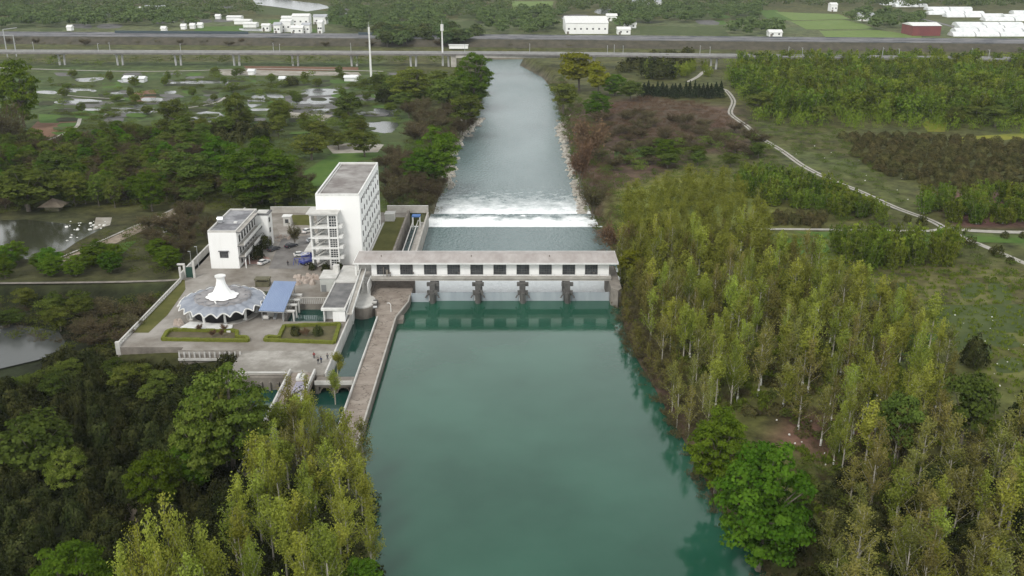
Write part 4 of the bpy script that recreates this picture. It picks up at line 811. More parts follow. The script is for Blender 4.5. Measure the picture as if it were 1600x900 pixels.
#VIADUCT#
# ------------------------------------------------------------------ viaducts, highway
VP = [(-900,826),(-407,781),(0,768),(382,731),(900,680)]
def off(P_, d): return [(x, y+d) for x, y in P_]
vd = thing('railway_viaduct', 'long thin pale railway viaduct crossing the river on slim piers', 'viaduct', (0,768,3))
dk = MB(); pa = MB()
for p, q2 in zip(VP, VP[1:]):
    dk.bar((p[0],p[1]+5,12.6),(q2[0],q2[1]+5,12.6),10.5,1.3)
    pa.bar((*p,13.7),(*q2,13.7),.4,1.1); pa.bar((p[0],p[1]+10.2,13.7),(q2[0],q2[1]+10.2,13.7),.35,1.1)
dk.build('deck', mat('viaduct_underside', (.12,.115,.11), (.2,.19,.18), .3, .9), vd); pa.build('parapet', mat('viaduct_parapet', (.25,.25,.245), (.33,.33,.32), .2, .85), vd)
def viay(x):
    for p, q2 in zip(VP, VP[1:]):
        if p[0] <= x <= q2[0]: return p[1]+(q2[1]-p[1])*(x-p[0])/(q2[0]-p[0])
    return 800
for x in [-407-47*1, -360,-313,-266,-219,-172,-125,-78,-48, 62,109,156,203,250,297,344,391]:
    y = viay(x); p_ = MB()
    for dx in (-2.3,2.3):
        p_.tube((x+dx*.8,y+4,-1),(x+dx,y+4,11.2),.85,.85,n=8); 
    p_.box(x-4,x+4,y+2.6,y+5.4,11.2,11.95); p_.build('pier', mat('viaduct_pier', (.34,.34,.34), (.44,.44,.43), .4, .85), vd)
MB().box(-48,-44,viay(-46)+1,viay(-46)+9,-6,11.9).build('abutment', CONC, vd); MB().box(55,59,viay(57)+1,viay(57)+9,-6,11.9).build('abutment', CONC, vd)
MB().box(-44,55,viay(5)+1.2,viay(5)+8.5,10.2,11.94).build('river_span_girder', CONC, vd)
for k, x in enumerate([-395,-384,-328,-322,-262,-190,-183,-128,-37,14,74,80,86,146,152,213,221,283,292,348,357]):
    y = viay(x)+(9.3 if k % 2 else 1.0)
    o = MB().tube((x,y,13.2),(x,y,20.5),.22,.16,n=6).bar((x,y,19.5),(x,y+(-3 if k % 2 else 3),20.0),.14,.14)
    tag(o.build('catenary_mast', METAL), 'slim pale catenary mast on the railway viaduct '+('left' if x < 0 else 'right')+' of the river, on its '+('far' if k % 2 else 'near')+' side', 'mast', 'catenary masts '+('left' if x < 0 else 'right')+' of the river, '+('far' if k % 2 else 'near')+' side')
HX = [(-1300,1000),(-400,950),(0,925),(400,890),(1300,830)]
hw_ = MB(); slp = MB(); gr_ = MB()
for p, q2 in zip(HX, HX[1:]):
    hw_.add([(p[0],p[1],9),(q2[0],q2[1],9),(q2[0],q2[1]+36,9),(p[0],p[1]+36,9)], [(0,1,2,3)])
    slp.add([(p[0],p[1]-14,2.6),(q2[0],q2[1]-14,2.6),(q2[0],q2[1]-.02,9.02),(p[0],p[1]-.02,9.02)], [(0,1,2,3)])
    slp.add([(p[0],p[1]+36,9.02),(q2[0],q2[1]+36,9.02),(q2[0],q2[1]+60,2.6),(p[0],p[1]+60,2.6)], [(0,1,2,3)])
    for dy, wd in ((.3,.5),(18,.8),(35.6,.5)): gr_.bar((p[0],p[1]+dy,9.6),(q2[0],q2[1]+dy,9.6),wd,1.1)
struct(hw_.build('highway', mat('highway_asphalt', (.17,.165,.175), (.22,.215,.225), .05, .9))); struct(slp.build('highway_embankment', mat('embankment_scrub', (.045,.043,.028), (.085,.074,.052), .15, .95, bump=.6, detail=9)))
tag(gr_.build('guard_rail', mat('guard_rail_steel', (.09,.10,.11), (.22,.22,.22), .04, .7)), 'dark continuous guard rails along the far highway', 'guard rail')
sb_ = MB().bar((-150,966,10.5),(-80,963,10.5),.4,2.6).bar((-395,984,10.5),(-260,975,10.5),.4,2.6); tag(sb_.build('noise_barrier', mat('dark_panel',(.05,.07,.08))), 'dark noise barrier beside the far highway', 'barrier')
wb2 = thing('bridge_cabin', 'long white cabin beside the highway left of the river', 'cabin', (-30,894,3)); MB().box(-57,-40,892,896,4,7.0).build('wall', WHITE, wb2); MB().box(-57.5,-39.5,891.5,896.5,7.0,7.5).build('roof', WHITE2, wb2)
for k, (px, py, pt) in enumerate(((580,120,40),(692,103,36))):
    x, y = at(px, py); h = hat(y, pt); ms = thing('telecom_mast', ['tall white tapered mast standing by the fields','tall white mast with a panelled head rising behind the riverside trees'][k], 'mast', (x,y,3))
    MB().tube((x,y,3),(x,y,h-6),.85,.5,n=10).build('pole', WHITE2, ms); MB().tube((x,y,h-6),(x,y,h-1),.7 if k == 0 else 1.2,.7 if k == 0 else 1.2,n=8).build('antenna_panel', WHITE2, ms); MB().tube((x,y,h-1),(x,y,h+2.5),.2,.1,n=5).build('lightning_rod', METAL, ms)
for k, (px, py, ph) in enumerate(((10,78,46),(24,77,55))):
    x, y = at(px, py, 9); h = hat(y, ph); o = thing('floodlight_mast', ['curved pale lighting mast at the left end of the viaduct','straight grey lighting mast next to the curved one'][k], 'lighting mast', (x,y,3)); MB().tube((x,y,3),(x,y,h),.5,.35,n=6).build('pole', METAL, o)
    MB().bar((x,y,h),(x+(12 if k == 0 else -9),y,h+(1.5 if k == 0 else 0)),.6,.5).build('arm', METAL, o)
# ------------------------------------------------------------------ far buildings
ROOFG = mat('grey_metal_roof', (.30,.31,.33), (.42,.43,.45), .1, .6); GH = mat('plastic_tunnel', (.60,.62,.62), (.76,.77,.76), .15, .5, lo=.4, hi=.6); REDW = mat('red_sheet_wall', (.15,.045,.045), (.20,.06,.055), .1, .7)
def shed(label, px, py, wpx, dep, h, wallm=WHITE, roofm=WHITE2, gable=2.5, name='warehouse', cat='building', win=True):
    x, y = at(px, py); wd = wpx/FPX*(y*cP+97*sP); t_ = thing(name, label, cat, (x,y,3)); x0, x1, y1 = x-wd/2, x+wd/2, y+dep
    MB().box(x0,x1,y,y1,2.5,3+h).build('wall', wallm, t_)
    r = MB().add([(x0-.6,y-.6,3+h),(x1+.6,y-.6,3+h),(x1+.6,y1+.6,3+h),(x0-.6,y1+.6,3+h),(x0-.6,(y+y1)/2,3+h+gable),(x1+.6,(y+y1)/2,3+h+gable)], [(0,1,5,4),(2,3,4,5),(3,0,4),(1,2,5),(0,3,2,1)]); r.build('roof', roofm, t_)
    if win:
        n = max(2, int(wd/6))
        for i in range(n):
            xc = x0+wd*(i+.5)/n; MB().box(xc-.9,xc+.9,y-.1,y-.004,3+h*.4,3+h*.4+1.6).build('window', GLASS, t_)
        MB().box(x0+1,x0+3.4,y-.12,y-.006,3,5.6).build('door', CONCD, t_)
shed('largest white factory with a broad pale roof right of the river', 917, 53, 66, 62, 11, gable=5)
shed('small white house in the trees right of the large factory', 956, 33, 16, 14, 6)
shed('white shed at the edge of the tan field', 985, 44, 18, 10, 4)
shed('white workshop between the factory and the highway, its front low', 975, 54, 20, 14, 5)
shed('long grey blue roofed shed in the far trees', 1012, 10, 44, 24, 6, roofm=ROOFG)
shed('red sided warehouse with a white roof by the greenhouses', 1447, 56, 44, 30, 10, wallm=REDW, win=False)
shed('white house above the terraced fields', 1303, 18, 10, 14, 9)
shed('low white farm building left of the red warehouse', 1355, 33, 22, 20, 7, roofm=ROOFG)
shed('white cottage at the right end of the terraces by the highway', 1212, 57, 20, 12, 4)
for k, (px, py, wp_) in enumerate(((415,49,12),(433,52,10),(447,50,16),(464,53,18),(478,52,12),(470,41,26),(455,36,30),(500,38,20),(500,52,7))):
    x, y = at(px, py)
    shed(['leftmost white village house of the cluster beyond the highway','second white village house, set a little lower than the leftmost','third white village house, wider than its left neighbours','broad white village house low in the middle of the cluster','small white village house right of the broad low one','widest white village house at the back of the cluster','long white village house highest in the cluster','white village house at the upper right of the cluster','narrow white village house at the right end'][k], px, py, wp_, 10+3*(k % 3), 6+2.5*(k % 3), gable=2+.5*(k % 2), roofm=ROOFG if k % 3 == 1 else WHITE2, name='village_house', cat='house')
for o in list(COL.objects):
    if o.name.startswith('village_house'): o['group'] = 'white village houses left of the mast'
shed('white hall with upturned roof in the upper left woods, long low wing', 240, 21, 30, 18, 6, roofm=ROOFG, gable=4)
shed('small white gate hall left of the long roofed hall in the woods', 214, 20, 14, 12, 5)
for k, (px, py) in enumerate(((255,50),(286,46),(300,45),(312,44),(108,48),(340,30))): shed('small white hut in the fields beyond the left part of the highway', px, py, 7, 7, 3.5, name='field_hut', cat='hut', win=False)
for o in list(COL.objects):
    if o.name.startswith('field_hut'): o['group'] = 'white huts beyond the highway'
for k, (px, py, wp_) in enumerate(((365,32,22),(378,38,24),(390,43,20))): 
    shed('slanting white sheet roofed shed in the row beside the upper left fields', px, py, wp_, 14, 4, name='sheet_roof_shed', cat='shed', win=False, gable=1.5)
for o in list(COL.objects):
    if o.name.startswith('sheet_roof_shed'): o['group'] = 'white sheet roofed sheds'
random.seed(11)
for row, (py, x0_, x1_) in enumerate(((57,1490,1640),(51,1494,1640),(46,1500,1640),(41,1496,1600),(33,1540,1640),(27,1480,1570),(23,1452,1540),(20,1460,1520),(16,1450,1520),(11,1400,1450),(8,1380,1425),(4,1400,1440),(28,1570,1640),(22,1585,1640))):
    xx = x0_
    while xx < x1_:
        wd_ = random.uniform(24, 46); a, y = at(xx, py); b, _ = at(min(xx+wd_, x1_), py); dep = 16; mb = MB(); n = 7
        pr = [(math.cos(t_)*dep/2, math.sin(t_)*4.2) for t_ in np.linspace(math.pi, 0, n)]
        mb.add([(a,y+dep/2+u,3+v) for u,v in pr]+[(b,y+dep/2+u,3+v) for u,v in pr], [(i,n+i,n+i+1,i+1) for i in range(n-1)]+[tuple(range(n)), tuple(range(n,2*n))[::-1]])
        tag(mb.build('greenhouse', GH, None, False), 'white tunnel in the '+['nearest row by the highway','second row','third row','fourth row','short fifth row at the right edge','row behind the red warehouse','second row behind the red warehouse','row above the red warehouse trees','back row left of the lone tree','small back row near the road','last but one back row','farthest back row','upper row at the right edge','topmost row at the right edge'][row]+' of the far greenhouses', 'greenhouse', 'greenhouse row %s' % 'abcdefghijklmn'[row]); xx += wd_+2
# farmland small items left
for k, (px, py, wd_) in enumerate(((200,128,14),(221,129,8),(548,127,20),(440,129,8),(392,117,9))):
    shed(['long white polytunnel lying in the fields below the viaduct','short white polytunnel right beside the long one','white roofed shed beside the first tall mast','small white hut behind the round dark tree','white hut at the left end of the red soil strip'][k], px, py, wd_, 7, 2.6, wallm=GH, roofm=GH, gable=1.5, name='field_shed', cat='shed', win=False)
# pavilion roof in the murky pond corner
x, y = at(85,328); hp = thing('thatched_hut', 'low hut with a pale four sided roof by the murky pond', 'hut', (x,y,3)); MB().box(x-2.6,x+2.6,y-2,y+2,3,5).build('wall', WOODM, hp)
MB().add([(x-4.5,y-3.5,4.9),(x+4.5,y-3.5,4.9),(x+4.5,y+3.5,4.9),(x-4.5,y+3.5,4.9),(x,y,7.6)],[(0,1,4),(1,2,4),(2,3,4),(3,0,4),(0,3,2,1)]).build('roof', DIRT, hp)
hzm = bpy.data.materials.new('haze_air'); hzm.use_nodes = True; ht = hzm.node_tree; ht.nodes.clear()
hv_ = ht.nodes.new('ShaderNodeVolumePrincipled'); ho = ht.nodes.new('ShaderNodeOutputMaterial'); ht.links.new(hv_.outputs[0], ho.inputs['Volume'])
hv_.inputs['Color'].default_value = (.86,.92,1,1); hv_.inputs['Density'].default_value = HAZE
hzo = MB().box(-5300, 5300, -200, 9500, -11.5, 101.5).build('haze', hzm); hzo['kind'] = 'stuff'; tag(hzo, 'thin grey blue haze over the far fields and woods', 'haze')
#PLANTS#
# ------------------------------------------------------------------ plants: leaf cards gathered on limbs
def unit(a): return a/(np.linalg.norm(a, axis=-1, keepdims=True)+1e-9)
def cards(c, n, size, asp=1.0, up=None):
    """diamond shaped leaves at c (N,3) facing n, size (N,)"""
    N = len(c); n = unit(n); r = RNG.normal(size=(N,3)) if up is None else up+RNG.normal(size=(N,3))*.15
    a = unit(np.cross(n, r)); b = np.cross(a, n)        # b follows r
    s = np.asarray(size)[:,None]; v = np.stack([c-a*s*.5*asp, c-b*s*.5, c+a*s*.5*asp, c+b*s*.5], 1).reshape(-1,3)
    return v, np.arange(4*N).reshape(N,4)
def tubes(segs, n=5):
    vs, qs = [], []; k = 0
    for p, q, r0, r1 in segs:
        p = np.array(p, float); q = np.array(q, float); d = unit(q-p); a = unit(np.cross(d, (0,0,1.) if abs(d[2]) < .95 else (1.,0,0))); b = np.cross(d, a)
        t = np.arange(n)*2*math.pi/n; ring = np.cos(t)[:,None]*a+np.sin(t)[:,None]*b
        vs += [p+ring*r0, q+ring*r1]; i = np.arange(n); qs.append(np.stack([k+i, k+(i+1)%n, k+n+(i+1)%n, k+n+i], 1)); k += 2*n
    return np.vstack(vs), np.vstack(qs)
def poplar(h=14, seed=0, nleaf=1800, spread=2.1, leaf=.33, nb=20, lime=True):
    rg = np.random.default_rng(seed); segs = [((0,0,-.5),(0,0,h*.45),.17,.12),((0,0,h*.45),(.2,.1,h*.93),.12,.03)]
    C, N_, V = [], [], []
    for k in range(nb):
        z0 = h*rg.uniform(.14,.82); a = rg.uniform(0,6.28); u = (z0/h); L = spread*(1.35-u*.95)*rg.uniform(.7,1.2); rise = L*rg.uniform(1.1,2.1)
        p = np.array((0,0,z0)); q = p+np.array((math.cos(a)*L, math.sin(a)*L, min(rise, h-z0))); segs.append((p, q, .05, .015))
        m = int(nleaf/nb*rg.uniform(.6,1.4)); t = rg.uniform(.12,1.12,m)[:,None]
        c = p+(q-p)*t+rg.normal(size=(m,3))*np.array((.32,.32,.42))*(.6+.5*t)
        C.append(c); N_.append(unit((c-p)*np.array((1,1,.2)))*.5+rg.normal(size=(m,3))*.6+np.array((0,0,.5))); V.append(np.full(m, rg.uniform(0,.55))+rg.uniform(0,.45,m))
    m = nleaf//10; c = np.stack([rg.normal(0,.3,m), rg.normal(0,.3,m), rg.uniform(h*.7,h,m)],1); C.append(c); N_.append(rg.normal(size=(m,3))+np.array((0,0,.5))); V.append(rg.uniform(.3,1,m))
    C = np.vstack(C); N_ = np.vstack(N_); V = np.hstack(V)
    return tubes(segs), cards(C, N_, leaf*rg.uniform(.6,1.3,len(C)), .7), V
def broadleaf(h=10, r=4.5, seed=0, ncl=46, per=85, leaf=.55, low=.12, cr=.34, trunk=.28, peak=0.0):
    rg = np.random.default_rng(seed); zc_ = h*(1+low)/2; rz = h*(1-low)/2
    segs = [((0,0,-.5),(.1,.1,h*.38),trunk,trunk*.7)]; C, N_, V = [], [], []
    for k in range(ncl):
        d = unit(rg.normal(size=3)); d[2] = d[2]*.9+.12; rad = rg.uniform(.55,.86) if k > ncl*.2 else rg.uniform(.1,.5)
        c0 = np.array((d[0]*r*rad*(1-.35*peak*max(d[2],0)), d[1]*r*rad, zc_+d[2]*rz*rad*1.0)); s = r*cr*rg.uniform(.6,1.25)
        if k % 3 == 0: segs.append(((.1,.1,h*.34), c0, trunk*.35, .03))
        m = int(per*rg.uniform(.7,1.3)); e = unit(rg.normal(size=(m,3))); e[:,2] = np.abs(e[:,2])*.85+.15*e[:,2]
        c = c0+e*s*rg.uniform(.55,1.05,m)[:,None]*np.array((1,1,.8))
        C.append(c); N_.append(e*.9+rg.normal(size=(m,3))*.45+d*.3+np.array((0,0,.25))); V.append(np.clip(rg.uniform(.1,.7)+rg.uniform(-.25,.3,m),0,1))
    C = np.vstack(C); N_ = np.vstack(N_); V = np.hstack(V)
    return tubes(segs), cards(C, N_, leaf*rg.uniform(.6,1.3,len(C)), .75), V
def dome(h=3.6, r=2.6, seed=0, n=1300, leaf=.42):
    rg = np.random.default_rng(seed); e = unit(rg.normal(size=(n,3))); e[:,2] = np.abs(e[:,2]); ph = rg.uniform(0,6,6)
    bump = 1+.13*np.sin(e[:,0]*5+ph[0])*np.sin(e[:,1]*5+ph[1])+.09*np.sin(e[:,2]*9+ph[2]+e[:,0]*7)+rg.normal(0,.05,n)
    c = e*np.array((r,r,h*.85))*bump[:,None]*rg.uniform(.82,1.02,n)[:,None]+np.array((0,0,h*.12))
    segs = [((0,0,-.4),(0,0,h*.5),.14,.1)]+[((0,0,h*.3),(r*.5*math.cos(a),r*.5*math.sin(a),h*.7),.06,.02) for a in (0,2,4)]
    V = np.clip(.5+.5*np.sin(e[:,0]*4+ph[3])*np.cos(e[:,1]*4+ph[4])+rg.uniform(-.3,.3,n),0,1)
    return tubes(segs), cards(c, e+rg.normal(size=(n,3))*.4, leaf*rg.uniform(.6,1.3,n), .8), V
def bare(h=7, r=3.2, seed=0, n=1500, leafy=500):
    rg = np.random.default_rng(seed); segs = [((0,0,-.4),(0,0,h*.3),.12,.09)]; C, D = [], []
    for k in range(16):
        a = rg.uniform(0,6.28); q = np.array((math.cos(a)*r*rg.uniform(.3,.8), math.sin(a)*r*rg.uniform(.3,.8), h*rg.uniform(.55,.9))); p = np.array((0,0,h*rg.uniform(.08,.4))); segs.append((p,q,.05,.015))
        m = n//16; t = rg.uniform(.3,1.1,m)[:,None]; d = unit(unit(q-p)+rg.normal(size=(m,3))*.5); C.append(p+(q-p)*t+rg.normal(size=(m,3))*.25+d*.35); D.append(d)
    C = np.vstack(C); D = np.vstack(D); N_ = np.cross(D, rg.normal(size=D.shape))
    L = rg.uniform(.7,1.4,len(C))[:,None]; nn = unit(N_); a = unit(np.cross(nn, D)); v = np.stack([C-a*.035, C-D*L*.5, C+a*.035, C+D*L*.5],1).reshape(-1,3)
    q1 = np.arange(len(v)).reshape(-1,4)
    cl = C[rg.integers(0,len(C),leafy)]+rg.normal(size=(leafy,3))*.3; v2, q2 = cards(cl, rg.normal(size=(leafy,3))+np.array((0,0,.4)), .36*rg.uniform(.6,1.3,leafy), .7)
    V = np.hstack([rg.uniform(0,.5,len(q1)), rg.uniform(.4,1,leafy)])
    return tubes(segs), (np.vstack([v, v2]), np.vstack([q1, q2+len(v)])), V
def feather(h=11, r=2.6, seed=0, n=1700, leaf=.9):
    rg = np.random.default_rng(seed); segs = []; C, N_, V = [], [], []
    for k in range(15):
        a = rg.uniform(0,6.28); rr = r*rg.uniform(.1,1); b = np.array((math.cos(a)*rr*.3, math.sin(a)*rr*.3, 0)); q = np.array((math.cos(a)*rr, math.sin(a)*rr, h*rg.uniform(.62,1))); segs.append((b,q,.05,.015))
        m = n//15; t = rg.uniform(.12,1.03,m)[:,None]; c = b+(q-b)*t+rg.normal(size=(m,3))*np.array((.4,.4,.4))*(1.25-t*.8); C.append(c); N_.append(unit(c*np.array((1,1,0)))*.7+rg.normal(size=(m,3))*.5+np.array((0,0,.35))); V.append(np.clip(rg.uniform(.1,.8)+rg.uniform(-.2,.2,m),0,1))
    C = np.vstack(C); N_ = np.vstack(N_)
    return tubes(segs), cards(C, N_, leaf*rg.uniform(.5,1.2,len(C)), .38, np.array((0,0,1.))), np.hstack(V)
def conifer(h=11, r=2.4, seed=0, n=1500):
    rg = np.random.default_rng(seed); u = rg.uniform(0,1,n)**.7; a = rg.uniform(0,6.28,n); tier = 1+.22*np.sin(u*34); rr = r*u*tier*rg.uniform(.6,1.05,n)
    c = np.stack([rr*np.cos(a), rr*np.sin(a), h-(h*.93)*u],1); N_ = np.stack([np.cos(a),np.sin(a),np.full(n,.9)],1)+rg.normal(size=(n,3))*.4
    return tubes([((0,0,-.5),(0,0,h*.9),.2,.03)]), cards(c, N_, .6*rg.uniform(.6,1.3,n), .5), rg.uniform(0,1,n)
L_POP = leafmat('poplar_leaves', (.155,.18,.038), (.30,.33,.09), .02, .32)
L_POPD = leafmat('olive_poplar_leaves', (.125,.13,.04), (.25,.24,.085), .024, .32)
L_BRI = leafmat('bright_leaves', (.055,.10,.018), (.125,.19,.036), .02, .28)
L_MID = leafmat('mid_green_leaves', (.06,.080,.022), (.14,.17,.048), .025, .3)
L_CAM = leafmat('camphor_leaves', (.075,.105,.024), (.175,.21,.06), .015, .2)
L_DRK = leafmat('dark_evergreen_leaves', (.020,.026,.010), (.064,.070,.028), .02, .4, .15)
L_ORC = leafmat('orchard_leaves', (.050,.050,.022), (.12,.11,.05), .02, .25, .15)
L_BRN = leafmat('brown_twigs', (.082,.068,.046), (.13,.115,.06), .02, .25)
L_RED = leafmat('reddish_twigs', (.12,.082,.058), (.19,.13,.085), .012, .2)
L_FEA = leafmat('plantation_leaves', (.085,.13,.026), (.18,.22,.05), .02, .3)
L_CON = leafmat('conifer_needles', (.012,.020,.010), (.03,.042,.02), .01, .2, .1)
L_YEL = leafmat('yellow_green_leaves', (.15,.155,.025), (.24,.235,.05), .012, .15)
L_FAR = leafmat('far_wood_leaves', (.06,.085,.036), (.12,.15,.062), .03, .3)
PROTO = {}
def proto(key, gens, leaf_m, bark, low=False):
    out = []
    for g_ in gens:
        (tv_, tq_), (cv, cq), V = g_
        tm = quads_mesh('trunk', tv_, tq_, [bark, LIME], (tv_[tq_[:,0],2] < -9).astype(int))
        cm = quads_mesh('crown', cv, cq, [leaf_m], None, V)
        whole = quads_mesh(key, np.vstack([cv, tv_]), np.vstack([cq, tq_+len(cv)]), [leaf_m, bark], np.r_[np.zeros(len(cq)), np.ones(len(tq_))], np.r_[V, np.zeros(len(tq_))])
        H = cv[:,2].max(); Rr = np.percentile(np.hypot(cv[:,0], cv[:,1]), 96)
        out.append(dict(t=tm, c=cm, w=whole, H=H, R=Rr, cards=(cv, cq, V)))
    PROTO[key] = out
def with_lime(g_, hgt=1.1):
    (tv_, tq_), c_, V = g_; lv, lq = tubes([((0,0,-.2),(0,0,hgt),.21,.19)], 8); return g_, (lv, lq)
proto('poplar_tree', [poplar(14, s, 1700+250*(s%3), 1.7+.25*(s%4), .33, 17+2*(s%3)) for s in (1,2,3,4,8,9)], L_POP, BARKP)
proto('olive_poplar_tree', [poplar(14, s, 1300+200*(s%2), 2.0, .32, 18) for s in (5,6,7)], L_POPD, BARKP)
proto('camphor_tree', [broadleaf(12, 5.2, s, 170, 85, .34, -.05, .18) for s in (11,12)], L_CAM, BARK)
proto('bright_tree', [broadleaf(11, 4.6, s, 150, 95, .33, -.14, .19) for s in (21,22,23)], L_BRI, BARK)
proto('green_tree', [broadleaf(10, 4.2, s, 56, 75, .48, .06, .3) for s in (31,32,33)], L_MID, BARK)
proto('evergreen_shrub', [dome(4, 2.8, s, 1500) for s in (41,42,43)], L_DRK, BARK)
proto('orchard_tree', [dome(3.8, 2.7, s, 900, .5) for s in (51,52)], L_ORC, BARK)
proto('bare_tree', [bare(7.5, 3.3, s) for s in (61,62,63)], L_BRN, BARK)
proto('reddish_tree', [bare(6.5, 3.2, s, 1500, 900) for s in (64,65)], L_RED, BARK)
proto('plantation_tree', [feather(11, 2.7, s) for s in (71,72,73)], L_FEA, BARKP)
proto('conifer_tree', [conifer(11, 2.4, 81)], L_CON, BARK)
proto('yellow_tree', [broadleaf(13, 4.6, 91, 56, 80, .6, .1, peak=.6)], L_YEL, BARK)
proto('far_tree', [broadleaf(11, 5, s, 26, 40, 1.2, .05, .42) for s in (101,102,103)], L_FAR, BARK)
limev, limeq = tubes([((0,0,-.3),(0,0,1.5),.24,.215)], 8); LIMEM = quads_mesh('limewash_band', limev, limeq, [LIME])
SIMPLE = {'poplar_tree':'poplar_tree','olive_poplar_tree':'poplar_tree','camphor_tree':'camphor_tree','bright_tree':'broadleaf_tree','green_tree':'broadleaf_tree','evergreen_shrub':'evergreen_shrub','orchard_tree':'orchard_tree','bare_tree':'bare_tree','reddish_tree':'bare_tree','plantation_tree':'plantation_tree','conifer_tree':'conifer_tree','yellow_tree':'tall_tree','far_tree':'broadleaf_tree'}
CATN = {'evergreen_shrub':'shrub'}
QUEUE = []
def plant(kind, x, y, h, r, label, group=None, parts=None, z=None, lime=False):
    QUEUE.append((kind, x, y, h, r, label, group, parts, z, lime, random.random()))
def plant_now(kind, x, y, h, r, label, group=None, parts=None, z=None, lime=False):
    p = random.choice(PROTO[kind]); z = float(ground_h([x],[y])[0]) if z is None else z
    z = max(z, -1.5); s = (r/p['R'], r/p['R'], h/p['H']); rot = random.uniform(0, 6.28); nm = SIMPLE[kind]
    parts = (y < 430) if parts is None else parts
    if parts:
        e = bpy.data.objects.new(nm, None); e.location = (x,y,z); e.rotation_euler = (0,0,rot); e.scale = s; COL.objects.link(e)
        for n_, me in (('trunk', p['t']), ('crown', p['c'])):
            o = bpy.data.objects.new(n_, me); COL.objects.link(o); o.parent = e
            if n_ == 'trunk' and lime: l = bpy.data.objects.new('limewash_band', LIMEM); COL.objects.link(l); l.parent = o
    else:
        e = bpy.data.objects.new(nm, p['w']); e.location = (x,y,z); e.rotation_euler = (0,0,rot); e.scale = s; COL.objects.link(e)
        if lime: l = bpy.data.objects.new('limewash_band', LIMEM); COL.objects.link(l); l.parent = e
    return tag(e, label, CATN.get(kind, 'tree'), group)
def pxtree(kind, cx, yt, yb, wpx, label, group=None, z=3.0, **k):
    """tree whose crown in the photograph spans yt..yb and is wpx wide; its foot stands on the ground"""
    x, y = at(cx, yb, z); r = wpx/2/FPX*(y*cP+(CAMH-z)*sP); d = y
    y2 = y+.0; h = max(2.5, hat(y2, yt)-z-0.15*r); return plant(kind, x, y, h, r, label, group, z=z, **k)
def scatter(polypx, sp, world=False, jit=.42, z=3, row=False):
    P_ = polypx if world else ats(polypx, z); xs = [p[0] for p in P_]; ys = [p[1] for p in P_]
    gx_, gy_ = np.meshgrid(np.arange(min(xs), max(xs), sp), np.arange(min(ys), max(ys), sp)); 
    if not row: gx_[1::2] += sp/2
    X = gx_.ravel()+RNG.uniform(-jit, jit, gx_.size)*sp; Y = gy_.ravel()+RNG.uniform(-jit, jit, gx_.size)*sp
    k = sdist(X, Y, P_) < 0; return np.stack([X[k], Y[k]], 1)
def clear(pts):
    """keep plants off paths, paving and water"""
    X, Y = pts[:,0], pts[:,1]; ok = (sdist(X, Y, RIV_UP) > .5) & (sdist(X, Y, RIV_DN) > .5) & ~((X > -101) & (X < -30) & (Y > np.where(X < -69, 215, 198)) & (Y < 348))
    for p, w_ in zip(PATHS, (4,4,3.2,2.6,4)):
        q = np.array(smooth(ats(p), 3)); d = np.min(np.hypot(X[:,None]-q[None,:,0], Y[:,None]-q[None,:,1]), 1); L = []
        best = np.full(len(X), 1e9)
        for a, b in zip(q, q[1:]):
            dd = b-a; t_ = np.clip(((X-a[0])*dd[0]+(Y-a[1])*dd[1])/(dd@dd+1e-9), 0, 1); best = np.minimum(best, np.hypot(X-a[0]-t_*dd[0], Y-a[1]-t_*dd[1]))
        ok &= best > w_*.5+1.2
    return pts[ok]
def grove(kind, poly, sp, h, r, label, group, cap=300, world=False, jit=.42, **k):
    pts = clear(scatter(poly, sp, world, jit)); pts = pts[np.argsort(pts[:,1])][:cap]
    pp_ = [(800+FPX*x/(y*cP+(CAMH-3)*sP), y) for x, y in pts]; l_, g2 = label, group
    if len(pts) > 40:
        xs = np.percentile([p[0] for p in pp_], [33,66]); ym = np.median([p[1] for p in pp_])
    for (x, y), (px_, _) in zip(pts, pp_):
        if len(pts) > 40:
            s_ = ('far' if y > ym else 'near')+' '+('left' if px_ < xs[0] else 'middle' if px_ < xs[1] else 'right')+' part'; l_, g2 = label+', '+s_, group+', '+s_
        plant(kind, x, y, random.uniform(*h), random.uniform(*r), l_, g2, **k)
    return len(pts)
